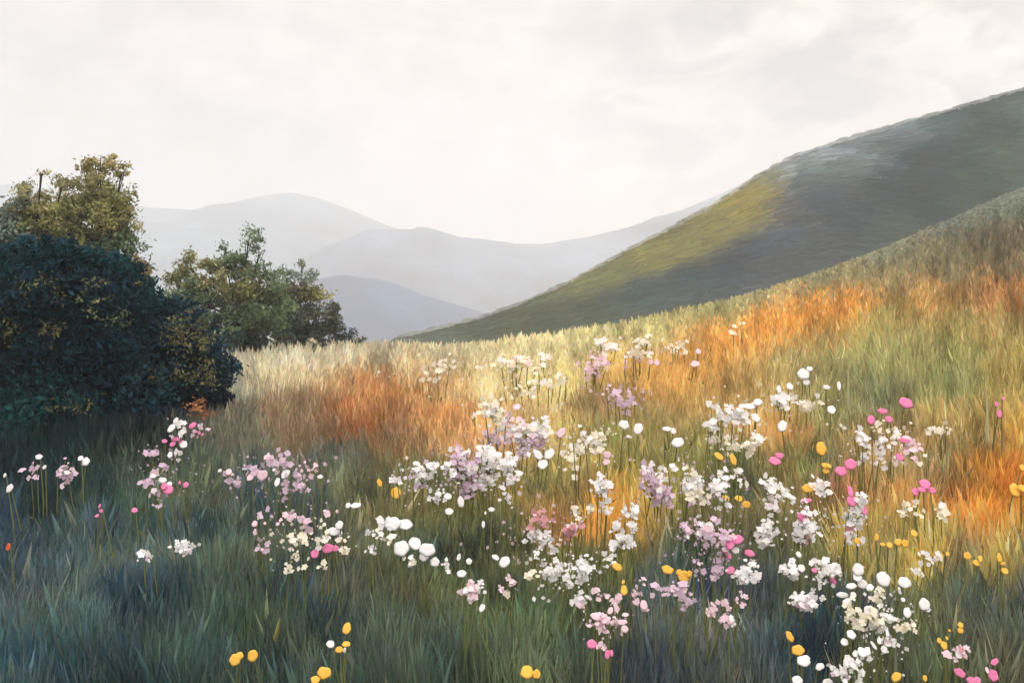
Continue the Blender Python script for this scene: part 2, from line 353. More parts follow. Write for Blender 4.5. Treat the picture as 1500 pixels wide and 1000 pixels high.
def tube_obj(name, lines, col, mat, parent, seg=7):
    V = []; Q = []
    for pts, rad in lines:
        v, q = tube(pts, rad, seg); b = len(V); V += v; Q += [[i + b for i in f] for f in q]
    return mesh_np(name, V, quads=Q, col=np.tile(np.array(col), (len(V), 1)), mat=mat, smooth=True, parent=parent)

def leaves(parent, clumps, d, seed, sub=12, name='crown'):
    rg = np.random.default_rng(seed); VV = []; CC = []
    for cl in clumps:
        px, row, rx, ry, n, rgb, lp = cl[:7]; s = d / F
        n = int(n * 3.0); c0 = to_world(px, row, d - (cl[7] * s if len(cl) > 7 else 0))
        k = max(5, int(2.2 * sub * (rx * ry / 900.0) ** 0.6))
        u = rg.normal(0, 1, (k, 3)); u /= np.linalg.norm(u, axis=1)[:, None]
        u *= rg.uniform(0.25, 1.28, (k, 1)) ** 0.7
        sc3 = np.array([rx * s, 0.8 * max(rx, ry) * s, ry * s])
        ctr = c0 + u * sc3
        srad = rg.uniform(0.10, 0.34, k) * min(rx, ry) * s
        if n < 2200 and ry < 17: srad *= 1.5; n = int(n * .55)
        tone = np.exp(rg.normal(0, 0.30, k))
        which = rg.integers(0, k, n)
        p = ctr[which] + rg.normal(0, 1, (n, 3)) * srad[which][:, None] * np.array([1.1, 1.1, 0.9])
        size = lp * .66 * s * rg.uniform(0.45, 1.5, n)
        a = rg.normal(0, 1, (n, 3)); a[:, 1] *= 0.6; a /= np.linalg.norm(a, axis=1)[:, None]
        b = np.cross(a, rg.normal(0, 1, (n, 3)) + np.array([0, -0.8, 0.5])); b /= np.linalg.norm(b, axis=1)[:, None]
        a = a * size[:, None]; b = b * size[:, None] * 0.42
        VV.append(np.stack([p - a, p + b, p + a, p - b], 1).reshape(-1, 3))
        bl = lin(rgb); bl = bl.mean() + (bl - bl.mean()) * 0.92
        col = bl[None] * (tone[which] * np.exp(rg.normal(0, 0.22, n)))[:, None] * (1 + rg.normal(0, 0.06, (n, 3)))
        CC.append(np.repeat(col, 4, 0))
    V = np.concatenate(VV); C = np.clip(np.concatenate(CC), 0.004, 0.9)
    q = np.arange(len(V)).reshape(-1, 4)
    return mesh_np(name, V, quads=q, col=C, mat=M_leaf, parent=parent)

def tree(name, label, cat, d, trunk_px, base_row, clumps, seed, trunk_r=0.05, limb_to=None, bark=(70, 62, 52), group=None):
    b = to_world(trunk_px, base_row, d); b[2] = float(ground_z(b[0], b[1]))
    root = empty(name, b); tag(root, label, cat, group)
    rg = random.Random(seed)
    top = min(clumps, key=lambda c: c[1]); tp = to_world(top[0], top[1] + top[3] * 1.6 + 34, d)
    pts = [b - np.array([0, 0, .1])] + [b + (tp - b) * t + np.array([rg.uniform(-1, 1) * .05 * d / 12, rg.uniform(-1, 1) * .05, 0]) for t in (.25, .5, .75)] + [tp]
    tube_obj('trunk', [(pts, [trunk_r * k for k in (1.2, 1, .75, .45, .15)])], lin(bark), M_bark, root, 9)
    for (px, row, rx, ry) in [k[:4] for k in (limb_to or clumps) if len(k) < 8]:
        e = to_world(px, row + ry * .5, d) + np.array([0, rg.uniform(-.15, .15), 0])
        t = rg.uniform(.25, .6); st = pts[1] + (pts[3] - pts[1]) * t
        mid = st * .5 + e * .5 + np.array([0, 0, -.08])
        lines = [([st, mid, e], [trunk_r * .45, trunk_r * .3, trunk_r * .1])]
        for _ in range(3):
            e2 = e + np.array([rg.uniform(-1, 1) * rx, rg.uniform(-1, 1) * rx, rg.uniform(-.3, .8) * ry]) * d / F * .8
            lines.append(([mid * .4 + e * .6, (e + e2) * .5, e2], [trunk_r * .16, trunk_r * .1, trunk_r * .04]))
        tube_obj('limb', lines, lin(bark), M_bark, root, 5)
    leaves(root, clumps, d, seed)
    return root

OL = (134, 134, 82); OL2 = (154, 150, 102); GG = (104, 122, 90); BR = (150, 128, 86); DK = (26, 66, 74); DK2 = (20, 54, 66); TE = (36, 86, 84); GY = (122, 136, 124); OC = (160, 148, 92)
# olive tree, tallest top of the left-hand group
tree('olive_leaved_tree', 'tallest olive brown tree with loose leafy top rising behind the dark thicket', 'tree', 12.5, 135, 560, [
    (152, 238, 30, 14, 420, OC, 4.0), (122, 246, 16, 8, 130, OC, 3.6), (178, 250, 9, 12, 110, OC, 3.6), (148, 262, 26, 16, 420, OL2, 4.2),
    (120, 285, 34, 22, 650, OL2, 4.6), (165, 290, 30, 24, 600, OL, 4.6), (140, 325, 52, 28, 1300, OL, 5), (95, 318, 34, 24, 700, OL2, 5),
    (185, 325, 18, 24, 380, OL2, 4.4), (175, 365, 34, 26, 900, GG, 5), (110, 360, 55, 30, 1500, OL, 5.5), (200, 392, 18, 20, 380, BR, 4.6), (150, 410, 60, 30, 1300, GG, 6)], 11, 0.055)
tree('grey_leaved_tree', 'thin grey green tree at the left edge with ragged open top', 'tree', 12.0, 30, 560, [
    (64, 254, 9, 6, 55, OC, 3.4), (35, 272, 12, 9, 90, OL, 3.6), (84, 264, 7, 8, 50, OL2, 3.4), (50, 292, 32, 18, 480, OL2, 4.4), (20, 310, 34, 20, 560, GY, 4.8), (60, 325, 36, 24, 800, OL, 5),
    (15, 350, 40, 28, 900, GY, 5.4), (-40, 330, 40, 30, 800, GY, 5), (60, 375, 40, 24, 900, BR, 5.2), (10, 395, 50, 26, 1000, GG, 6), (-60, 400, 60, 40, 1000, GG, 6)], 12, 0.05)
tree('round_crowned_tree', 'mid sized sage green tree with a small tufted peak right of the thicket', 'tree', 15.5, 345, 545, [
    (366, 346, 18, 13, 260, GG, 3.6), (330, 362, 8, 9, 70, GG, 3.4), (380, 366, 12, 9, 120, GY, 3.4), (272, 380, 18, 12, 220, OL, 3.8), (345, 388, 30, 20, 620, GG, 4.2), (305, 400, 26, 18, 460, OL2, 4.2),
    (382, 396, 22, 16, 380, GG, 4.0), (270, 410, 26, 18, 420, OL, 4.4), (350, 425, 46, 22, 1200, OL, 4.8), (290, 440, 40, 24, 1000, GG, 5), (400, 430, 26, 20, 560, GG, 4.4), (345, 465, 55, 24, 1400, GG, 5.2), (330, 500, 62, 24, 1700, (56, 78, 78), 5.4), (360, 520, 40, 18, 800, (84, 92, 82), 5)], 13, 0.05)
tree('sage_shrub', 'low brownish green shrub tapering down to the straw coloured meadow', 'shrub', 17, 440, 520, [
    (441, 386, 8, 6, 60, GG, 3.2), (418, 398, 14, 8, 130, GG, 3.4), (440, 406, 22, 11, 320, GY, 3.8), (425, 430, 34, 18, 800, (104, 98, 76), 4.4), (462, 428, 22, 15, 420, OL, 4), (410, 462, 40, 20, 900, GG, 4.8), (400, 498, 44, 16, 900, (70, 84, 76), 4.8), (452, 508, 40, 10, 500, (96, 104, 88), 4.6), (462, 462, 34, 20, 800, (86, 92, 80), 4.6), (440, 485, 44, 14, 800, (74, 84, 76), 4.6)], 14, 0.04)
tree('slate_shrub', 'small slate grey shrub lowest at the far meadow edge', 'shrub', 18, 495, 522, [
    (482, 478, 18, 10, 260, (80, 88, 86), 3.6), (500, 490, 20, 9, 300, (66, 76, 76), 3.6), (470, 494, 20, 9, 280, (60, 74, 74), 3.8), (524, 497, 12, 6, 110, (96, 102, 84), 3.2)], 15, 0.02)
# dark thicket in front
tree('dark_thicket_bush', 'large dark teal bush filling the left side of the picture', 'bush', 7.4, 90, 660, [
    (60, 372, 48, 22, 1200, DK, 6), (130, 385, 44, 24, 1200, DK, 6), (10, 390, 46, 30, 1100, DK, 6.5), (90, 440, 90, 45, 3600, DK2, 8), (-50, 450, 60, 60, 1500, DK, 8), (20, 500, 80, 60, 3200, DK, 8),
    (120, 520, 85, 60, 3400, DK2, 8), (60, 600, 110, 50, 3800, TE, 8), (160, 645, 110, 26, 2000, TE, 7), (20, 655, 90, 24, 1500, TE, 7), (-60, 570, 70, 60, 1500, TE, 8), (140, 600, 80, 38, 2200, DK2, 8),
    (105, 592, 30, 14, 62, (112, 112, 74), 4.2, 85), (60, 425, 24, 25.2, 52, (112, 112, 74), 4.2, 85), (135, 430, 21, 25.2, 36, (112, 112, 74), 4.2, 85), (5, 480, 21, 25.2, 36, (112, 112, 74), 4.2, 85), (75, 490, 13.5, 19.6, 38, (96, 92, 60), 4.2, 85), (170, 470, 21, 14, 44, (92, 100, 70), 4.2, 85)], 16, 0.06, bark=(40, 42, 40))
tree('blue_thicket_bush', 'dark blue green bush sloping down right of the largest dark bush', 'bush', 7.8, 215, 660, [
    (190, 405, 30, 22, 800, DK, 6), (215, 440, 36, 28, 1200, DK, 6.5), (245, 480, 44, 34, 1700, (26, 54, 66), 7), (205, 510, 60, 50, 2400, DK2, 8), (290, 520, 34, 34, 1300, (28, 58, 70), 7), (240, 570, 62, 44, 2600, DK2, 8),
    (320, 545, 22, 24, 620, (36, 62, 72), 6), (225, 630, 64, 30, 1900, DK2, 7.5), (300, 585, 34, 28, 1100, (34, 54, 66), 7),
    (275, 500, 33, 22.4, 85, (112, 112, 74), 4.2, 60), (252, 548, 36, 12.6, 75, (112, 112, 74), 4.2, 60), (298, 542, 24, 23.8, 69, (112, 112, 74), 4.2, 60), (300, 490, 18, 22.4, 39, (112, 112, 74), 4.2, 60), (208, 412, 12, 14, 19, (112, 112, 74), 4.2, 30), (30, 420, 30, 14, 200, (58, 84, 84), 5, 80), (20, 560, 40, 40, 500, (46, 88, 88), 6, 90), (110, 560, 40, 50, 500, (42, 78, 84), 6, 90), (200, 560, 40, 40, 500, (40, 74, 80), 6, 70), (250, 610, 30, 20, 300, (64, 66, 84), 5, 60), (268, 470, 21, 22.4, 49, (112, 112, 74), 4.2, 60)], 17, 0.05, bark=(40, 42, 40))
tree('rust_shrub', 'small rusty orange shrub at the foot of the dark bushes', 'shrub', 7.2, 298, 650, [
    (290, 600, 12, 14, 130, (160, 112, 74), 4.6), (302, 612, 14, 10, 150, (190, 130, 72), 4.6), (292, 624, 12, 10, 90, (150, 104, 70), 4.6)], 18, 0.012)

# ----------------------------------------------------------------- flowers
W = (249, 246, 244); CR = (250, 241, 220); LI = (222, 196, 214); PP = (246, 216, 224); PK = (240, 142, 186); YE = (250, 200, 88); MV = (220, 160, 164); OR = (200, 96, 52)
PAL = dict(W=W, C=CR, L=LI, P=PP, K=PK, Y=YE, M=MV, O=OR)
STEM = (134, 140, 84)

def blossom(c, rx, ry, ang, face, rg, lobes=5):
    """one open flower: five joined petals as a shallow bowl with thickness"""
    f = Vector(face).normalized(); u = Vector((1, 0, 0)); u = (u - f * u.dot(f)).normalized(); v = f.cross(u)
    if v.z < 0: v = -v
    ca, sa = math.cos(ang), math.sin(ang)
    seg, rings = 20, 5; V = []; Q = []; T = []
    ph = rg.uniform(0, 6.28); amp = rg.uniform(.03, .07); th = 0.15 * min(rx, ry)
    wob = [rg.uniform(-.05, .05) for _ in range(3)]
    def pt(rr, a, h):
        k = 1 + (amp * math.cos(lobes * a + ph) + wob[0] * math.cos(2 * a) + wob[1] * math.sin(3 * a)) * rr
        ex, ey = rx * rr * k * math.cos(a), ry * rr * k * math.sin(a)
        X, Y = ex * ca - ey * sa, ex * sa + ey * ca
        return Vector(c) + u * X + v * Y + f * h
    V.append(pt(0, 0, th * .55))
    for r in range(1, rings + 1):
        rr = r / rings
        for s in range(seg):
            a = 2 * math.pi * s / seg
            h = th * (1 - abs(rr - .45) ** 2 * 2.2) + th * .14 * math.cos(lobes * a + ph) * rr - (th * .25 if r == rings else 0)
            V.append(pt(rr, a, h))
    nb = len(V); V.append(pt(0, 0, -th * .8))
    for s in range(seg): T.append([0, 1 + s, 1 + (s + 1) % seg])
    for r in range(rings - 1):
        for s in range(seg):
            Q.append([1 + r * seg + s, 1 + (r + 1) * seg + s, 1 + (r + 1) * seg + (s + 1) % seg, 1 + r * seg + (s + 1) % seg])
    o = 1 + (rings - 1) * seg
    for s in range(seg): T.append([o + s, nb, o + (s + 1) % seg])
    return V, Q, T

def blossom_obj(name, c, rx, ry, ang, rgb, parent, rg):
    face = (rg.uniform(-.3, .3), -1, rg.uniform(.35, .9))
    V, Q, T = blossom(c, rx, ry, ang, face, rg)
    col = lin(rgb)[None] * (1 + np.array([[rg.uniform(-.04, .04)]])) * np.ones((len(V), 1))
    return mesh_np(name, [tuple(p) for p in V], quads=Q, tris=T, col=np.clip(col, 0, .95), mat=M_petal, smooth=True, parent=parent)

def head_obj(name, c, rx, rz, cols, s, parent, rg, dens=1.0, loose=0.25):
    """a flower head of many small florets: each floret a cupped rosette of petals"""
    nr = np.random.default_rng(rg.randrange(1 << 30))
    area = rx * rz / (s * s)
    n = int(max(7, area * 0.105 * dens))
    k = max(3, n // 7)
    cu = nr.normal(0, 1, (k, 3)); cu /= np.linalg.norm(cu, axis=1)[:, None]; cu *= nr.uniform(.1, .86, (k, 1)) ** .55
    ctr = cu * np.array([rx, .7 * min(rx, rz), rz])
    hub = Vector(c) + Vector((0, .012 + .3 * min(rx, rz), -rz * .9))
    gcol = lin(STEM)
    V = [hub]; Q = []; T = []; C = [gcol]
    for i in range(n):
        j = nr.integers(0, k)
        p = Vector(c) + Vector(ctr[j] + nr.normal(0, 1, 3) * 5.0 * s)
        kk = int(nr.integers(0, 100)); cc = lin(cols[0]) if kk < 68 else lin(cols[kk % len(cols)])
        cc = cc * nr.uniform(.88, 1.06)
        r = s * (1.9 + 4.6 * nr.uniform() ** 1.4)
        face = Vector((nr.normal(0, .45), -1, nr.normal(.6, .45))).normalized()
        b = len(V)
        v, q = floret(p, r, face, rg)
        V += v; Q += [[a + b for a in f] for f in q]; C += [cc] * len(v)
        w_ = Vector((s * .5, 0, 0)); e = len(V)
        V += [p + w_ + Vector((0, .3 * r, 0)), p - w_ + Vector((0, .3 * r, 0))]; C += [gcol, gcol]
        T += [[0, e, e + 1], [b, e + 1, e]]                      # the ray that carries the floret
    return mesh_np(name, [tuple(p) for p in V], quads=Q, tris=T, col=np.clip(np.array(C), 0, .95), mat=M_petal, smooth=True, parent=parent)

def floret(c, r, f, rg):
    u = Vector((1, .2, 0)); u = (u - f * u.dot(f)).normalized(); v = f.cross(u)
    n = rg.choice((4, 5, 5)); ph = rg.uniform(0, 6.28); V = [c]; Q = []
    el = rg.uniform(.7, 1.3)
    for k in range(n):
        a = ph + 6.283 * k / n; h = .66; rr = r * rg.uniform(.75, 1.2)
        def P(ra, da, up): return c + (u * math.cos(a + da) * el + v * math.sin(a + da)) * ra + f * up
        b = len(V)
        V += [P(rr * .75, -h, .16 * r), P(rr * 1.05, 0, .08 * r), P(rr * .75, h, .16 * r)]
        Q.append([0, b, b + 1, b + 2])
    return V, Q

def plant(label, cat, els, name=None, group=None, hf=None, seed=None):
    """els: 'c' heads (px,row,w,h,colours[,dens]) and 'd' blossoms (px,row,w,h,angle,colour); all in survey units"""
    rg = random.Random(seed if seed is not None else hash_label(label + str(els[0][1:3])))
    xs = [e[1] for e in els]; ys = [e[2] for e in els]
    mx, my = sum(xs) / len(xs), max(ys)
    hf = hf or rg.uniform(.30, .37)
    c, D, a = coef(mx)
    d = float((a - hf * F) / max(my - c + a / D, 20.0)); d = max(d, 2.05)
    s = d / F
    bx = (mx - CX) * s; by = d + .03
    base = Vector((bx, by, float(ground_z(bx, by))))
    root = empty(name or cat.replace(' ', '_'), base); tag(root, label, cat, group)
    k = 0
    for e in els:
        dd = d + rg.uniform(-.02, .02) * d / 4
        cpos = Vector(to_world(e[1], e[2], dd))
        if e[0] == 'd':
            _, px, row, w, h, ang, cl = e
            o = blossom_obj('blossom', cpos, w * .5 * dd / F, h * .5 * dd / F, -math.radians(ang), PAL[cl], root, rg)
            if len({x[-1] for x in els if x[0] == 'd'} | {x[5][0] for x in els if x[0] == 'c'}) > 1:
                o['label'] = {'W': 'white', 'C': 'cream', 'L': 'lilac', 'P': 'pale pink', 'K': 'bright pink', 'Y': 'yellow', 'M': 'mauve', 'O': 'orange'}[cl] + ' blossom'
            ns, sr = 1, .0022 * dd / 4 + .0008
            r0 = h * .3 * dd / F
        else:
            px, row, w, h, cl = e[1:6]; dens = e[6] if len(e) > 6 else 1.0
            head_obj('flower_head', cpos, w * .58 * dd / F, h * .56 * dd / F, [PAL[q] for q in cl], dd / F, root, rg, dens)
            ns, sr = (3 if w > 35 else 2), .0018 * dd / 4 + .0008
            r0 = h * .25 * dd / F
        lines = []
        for q in range(ns):
            off = 0 if ns == 1 else (q / (ns - 1) - .5)
            foot = Vector((cpos.x * .75 + bx * .25 + rg.uniform(-.03, .03) + off * .06, by + rg.uniform(.0, .06), 0)); foot.z = float(ground_z(foot.x, foot.y)) - .02
            top = cpos + Vector((off * e[3] * .6 * dd / F, .012, -r0 * .3))
            mid = foot * .45 + top * .55 + Vector((rg.uniform(-.02, .02), 0, 0))
            lines.append(([foot, mid, top], [sr * 1.3, sr, sr * .7]))
        if k < 4:
            tube_obj('stem', lines, lin(STEM) * rg.uniform(.6, 1.0), M_stem, root, 5)
        k += 1
    # a pair of narrow leaves on the stem
    V = []; Q = []
    L = rg.uniform(.09, .15)
    for sgn in (-1, 1):
        z0 = base + Vector((0, -.01, .06 + .04 * rg.random())); dr = Vector((sgn * rg.uniform(.4, .8), rg.uniform(-.4, .2), 1)).normalized()
        wv = Vector((.010, .004, 0)) * (d / 4 + .3); b = len(V)
        V += [z0 - wv * .3, z0 + wv * .3, z0 + dr * L * .5 + wv, z0 + dr * L * .5 - wv, z0 + dr * L + Vector((sgn * .03, 0, -.01)) + wv * .1, z0 + dr * L + Vector((sgn * .03, 0, -.01)) - wv * .1]
        Q += [[b, b + 1, b + 2, b + 3], [b + 3, b + 2, b + 4, b + 5]]
    mesh_np('leaf', [tuple(p) for p in V], quads=Q, col=np.tile(lin(STEM) * .8, (len(V), 1)), mat=M_leaf, parent=root)
    return root

def hash_label(s):
    h = 7
    for ch in s: h = (h * 131 + ord(ch)) & 0x7FFFFFFF
    return h

c = lambda *a: ('c',) + a
d = lambda *a: ('d',) + a
FC, FL = 'flower cluster', 'flower'
G_W, G_P, G_Y, G_C = 'white flowers in the meadow', 'pink flowers in the meadow', 'yellow flowers in the meadow', 'flower clusters in the meadow'
def wf(label, *els): plant(label, 'flower', els, 'white_flower', G_W)
def pf(label, *els): plant(label, 'flower', els, 'pink_flower', G_P)
def yf(label, *els): plant(label, 'flower', els, 'yellow_flower', G_Y)
def fc(label, *els): plant(label, 'flower cluster', els, 'flower_cluster', G_C)

# left, in front of the dark bushes
wf('small white petal flower at the far left edge under the dark teal bush', d(14, 715, 9, 14, 20, 'W'), d(7, 696, 5, 7, 0, 'W'))
fc('faint lilac and white cluster leftmost in front of the dark bush', c(90, 686, 22, 28, 'LP'), c(48, 688, 16, 16, 'LP'), d(57, 669, 11, 8, 0, 'W'), d(65, 684, 7, 7, 0, 'W'), d(98, 692, 12, 7, 10, 'W'), c(98, 704, 16, 10, 'LP'))
wf('double white flower standing alone below the dark teal bush', d(125, 676, 12, 15, 0, 'W'), d(118, 671, 8, 9, 20, 'W'))
fc('pink and white flower group under the rusty shrub by the dark bush', c(258, 634, 14, 14, 'WP'), d(251, 627, 10, 16, 20, 'W'), d(257, 643, 16, 7, 10, 'K'), d(241, 646, 9, 7, 20, 'K'), d(253, 650, 8, 11, 40, 'K'), d(266, 648, 10, 9, 0, 'K'), d(269, 651, 11, 13, 0, 'W'), c(267, 625, 10, 6, 'WL'))
pf('pink flower with lilac tuft right under the rusty orange shrub', d(282, 623, 13, 9, -30, 'K'), c(289, 635, 14, 18, 'LK'))
fc('small lilac tuft pair with one white petal between bush and pink group', c(229, 662, 20, 13, 'LP'), c(260, 666, 14, 11, 'WL'), d(249, 666, 7, 11, 0, 'W'))
fc('lilac and hot pink cluster below the pink and white group at left', c(236, 688, 14, 14, 'LP'), c(218, 712, 20, 18, 'LP'), c(227, 733, 12, 15, 'LP'), d(224, 697, 10, 7, 0, 'W'), d(238, 703, 12, 10, 0, 'W'), d(246, 717, 18, 15, 20, 'K'), d(240, 712, 9, 12, 0, 'K'), d(225, 719, 9, 9, 0, 'W'), d(248, 709, 8, 9, 0, 'W'))
pf('two tiny pink blossoms right of the hot pink and lilac cluster', d(272, 710, 9, 10, 0, 'K'), d(263, 707, 5, 6, 0, 'K'))
pf('tiny three petalled pink flower in dark grass at left', d(146, 741, 4, 7, 10, 'K'), d(148, 748, 7, 5, 40, 'K'), d(142, 755, 7, 5, -30, 'K'))
pf('single slanted pink petal flower in dark grass at left', d(197, 747, 12, 8, 35, 'K'))
fc('white flower head with rosy centre in blue green grass at lower left', c(265, 803, 32, 24, 'WWP', 1.3))
fc('small white flower head left of the rosy centred one', c(215, 815, 22, 14, 'WL', 1.2))
plant('tiny orange bud at the far left edge in dark grass', 'flower', [d(12, 801, 7, 12, 0, 'O')], 'orange_flower')
yf('double yellow flower at the bottom left', d(344, 966, 17, 17, 0, 'Y'), d(351, 960, 12, 11, 0, 'Y'))
yf('round yellow flower right of the double one at bottom left', d(370, 960, 15, 18, 10, 'Y'))
yf('upright oval yellow flower above the yellow and white trio', d(508, 920, 12, 19, 8, 'Y'))
yf('pair of small yellow blossoms touching a tiny white one', d(497, 951, 12, 10, 0, 'Y'), d(507, 943, 13, 9, 0, 'Y'), d(505, 952, 6, 8, 0, 'W'))
wf('single white flower left of the small yellow pair near the bottom', d(484, 943, 13, 11, 30, 'W'))
yf('large yellow flower over a smaller one cut by the bottom edge', d(475, 985, 21, 18, 10, 'Y'), d(462, 995, 14, 12, 0, 'Y'))
# lilac drift on the left
fc('pale pink flower drift leftmost below the orange grass', c(352, 703, 44, 14, 'LP', .6), c(365, 685, 20, 16, 'LP'), c(395, 672, 14, 26, 'LP'), d(367, 698, 10, 16, 20, 'P'), d(384, 696, 18, 17, 0, 'P'), d(335, 691, 9, 11, 0, 'P'), d(322, 689, 6, 6, 0, 'W'), d(375, 692, 10, 11, 0, 'P'))
fc('lilac topped cluster with white petals right of the pale pink drift', c(415, 671, 26, 20, 'LP'), d(418, 694, 13, 16, 20, 'W'), d(406, 706, 8, 15, 5, 'W'), c(434, 697, 16, 22, 'LW', .8), d(401, 688, 4, 5, 0, 'W'), c(418, 722, 9, 20, 'LP'))
fc('small pink and white cluster at right end of the lilac drift', c(456, 692, 22, 12, 'PL', 1.2), c(450, 710, 12, 24, 'LP'), d(469, 698, 8, 7, 0, 'W'))
fc('tall lilac streak of flowers with two pale petals below the drift', c(388, 758, 14, 22, 'LP', .8), c(385, 785, 14, 34, 'L', .5), d(373, 767, 9, 10, 0, 'P'), d(374, 779, 7, 11, 0, 'P'))
fc('loose pink flower tufts between the lilac streak and yellow flower', c(413, 761, 18, 16, 'PW'), c(442, 759, 20, 15, 'PL'), c(479, 747, 16, 12, 'PW'), d(475, 768, 6, 6, 0, 'C'), c(445, 775, 16, 8, 'PC', .7))
wf('white three petalled flower above the pink pair in cream specks', d(489, 778, 18, 14, 0, 'W'), d(497, 769, 11, 14, 20, 'W'), d(497, 781, 10, 9, 0, 'W'))
fc('cream speckled sprig spread with two hot pink blossoms', c(437, 790, 26, 16, 'C', 1.2), c(432, 808, 24, 10, 'C', 1.1), c(478, 790, 24, 14, 'CW'), d(480, 803, 18, 15, 0, 'K'), d(491, 803, 12, 10, 20, 'K'), d(461, 811, 12, 14, 0, 'K'), c(503, 804, 12, 18, 'CW', 1.2), c(456, 822, 40, 12, 'C', .6))
fc('cream flower tuft lowest below the cream speckled sprig', c(427, 831, 16, 10, 'C', 1.2))
wf('flat white flower of two lobes in the grass left of the yellow oval', d(521, 740, 17, 9, -15, 'W'), d(510, 740, 8, 9, 0, 'W'))
fc('small cream and white sprig right of the cream specks', c(545, 782, 14, 22, 'WC', 1.2), c(547, 805, 9, 8, 'W'))
yf('large oval yellow flower with a slim yellow petal to its left', d(580, 722, 15, 19, 0, 'Y'), d(556, 707, 7, 13, -25, 'Y'))
# white chain left of centre
wf('large double white flower above the white chain at left of centre', d(575, 767, 24, 22, 0, 'W'), d(593, 768, 22, 19, 0, 'W'), c(563, 770, 10, 12, 'W'))
fc('chain of large white blossoms sloping down to the right', d(588, 803, 24, 24, 10, 'W'), d(608, 796, 18, 22, -30, 'W'), d(626, 805, 24, 20, 0, 'W'), d(621, 815, 15, 15, 0, 'W'), d(637, 823, 14, 14, 0, 'W'), c(598, 821, 18, 10, 'WC'), c(573, 790, 8, 10, 'CW'), c(652, 826, 13, 14, 'WP'))
wf('two small white blossoms right of the white chain', d(672, 816, 6, 11, 15, 'W'), d(687, 822, 9, 10, 0, 'W'))
wf('round white flower alone below the two small white blossoms', d(676, 840, 14, 12, 0, 'W'))
fc('blush and white flower of many petals with one fallen white petal below', c(688, 865, 24, 28, 'PW', 1.4), d(690, 854, 9, 7, 0, 'P'), d(690, 877, 12, 10, 0, 'W'), c(706, 855, 15, 12, 'WC', 1.2), d(710, 867, 6, 6, 0, 'W'), d(706, 890, 9, 13, 20, 'W'))
wf('white butterfly shaped flower pair in dark grass at centre', d(739, 823, 16, 18, 35, 'W'), d(726, 816, 12, 8, 35, 'W'))
fc('pinkish twig tuft on a dark stalk below the white butterfly pair', c(734, 864, 14, 14, 'PC'), c(744, 850, 8, 6, 'P'))
fc('silvery white cluster left of the big lilac one at centre', c(617, 698, 42, 42, 'WL', .8), c(635, 690, 26, 20, 'W', 1.2), c(640, 724, 22, 20, 'WC', 1.3), c(578, 704, 10, 10, 'W'), c(655, 690, 12, 22, 'W'))
wf('white blossom pair and oval below the silvery cluster', d(656, 727, 12, 11, 0, 'W'), d(658, 749, 13, 11, 20, 'W'), d(675, 735, 10, 17, -10, 'W'))
# centre
fc('big round lilac cluster at the centre of the meadow', c(677, 682, 46, 62, 'LWPW', 1.3), c(692, 715, 32, 40, 'L', 1.0), c(676, 662, 24, 14, 'WP', 1.2))
fc('bright white cluster joined to the right of the big lilac one', c(714, 683, 44, 50, 'W', 1.6), c(700, 705, 22, 24, 'WP'), c(706, 660, 14, 8, 'W'))
fc('tall white flower spike right of the bright white cluster', c(744, 676, 26, 34, 'W', 1.6), c(747, 702, 24, 22, 'WWP', 1.4), c(748, 730, 18, 30, 'WL', .5))
wf('tiny white petals scattered under the tall white spike', d(720, 746, 10, 7, 0, 'W'), d(708, 768, 5, 11, 0, 'W'), d(711, 751, 3, 6, 0, 'W'))
fc('broad pale drift of cream and lilac flowers behind the centre clusters', c(772, 626, 90, 30, 'WCP', 1.4), c(768, 648, 70, 24, 'LPW', 1.1), c(726, 602, 52, 30, 'CW', 1.4), c(718, 640, 36, 24, 'PWL', .9), d(757, 596, 12, 12, 0, 'P'), c(745, 611, 20, 18, 'PC'), c(800, 630, 16, 30, 'CW'))
pf('pale pink blossom at right end of the broad pale drift', d(822, 634, 13, 17, 35, 'P'))
wf('large white three petalled butterfly flower at the centre', d(788, 666, 11, 18, -35, 'W'), d(805, 665, 13, 20, 35, 'W'), d(795, 680, 16, 17, 0, 'W'))
fc('faint cream tufts right of the white butterfly flower', c(830, 666, 28, 22, 'CW', .7), c(842, 682, 10, 14, 'C', .7))
fc('pale pink and cream cluster right of centre', c(868, 652, 34, 24, 'CPW', 1.2), c(846, 648, 20, 14, 'WC', .7), d(889, 666, 13, 12, 0, 'P'), d(888, 677, 11, 10, 0, 'P'), c(855, 636, 9, 9, 'WP'), c(888, 636, 22, 34, 'C', .6))
wf('oval white pair with a tiny white bead at right of centre', d(914, 622, 16, 14, 35, 'W'), d(935, 628, 14, 19, 20, 'W'), d(920, 639, 5, 6, 0, 'W'))
wf('white bent petal flower above a white oval right of the oval pair', d(977, 628, 15, 8, 0, 'W'), d(986, 631, 8, 12, -20, 'W'))
wf('single large white oval flower below the bent petal flower', d(993, 648, 19, 16, -20, 'W'))
# far edge
fc('cream cluster with two pink dots near the far meadow edge', c(750, 535, 50, 26, 'CW', .9), d(757, 525, 11, 8, 20, 'P'), d(773, 532, 8, 13, 0, 'P'), c(786, 540, 9, 10, 'C'))
fc('small white tuft on the far meadow edge left of the tall cream one', c(795, 523, 12, 8, 'WC', 1.3))
fc('tall cream white cluster at the far edge against the green hill', c(880, 505, 18, 28, 'WC', 1.5), c(896, 509, 20, 20, 'WC', 1.2))
fc('soft pale pink drift below the tall cream cluster', c(872, 542, 48, 24, 'PWC', 1.1), c(870, 524, 12, 12, 'P'))
fc('creamy flower cluster with pink dots right of the tall cream cluster', c(946, 507, 30, 30, 'CW', 1.0), c(922, 516, 18, 10, 'CW'), d(930, 520, 6, 7, 0, 'P'), d(937, 527, 8, 9, 0, 'P'), d(953, 530, 9, 10, 0, 'P'), d(962, 531, 8, 12, -10, 'P'))
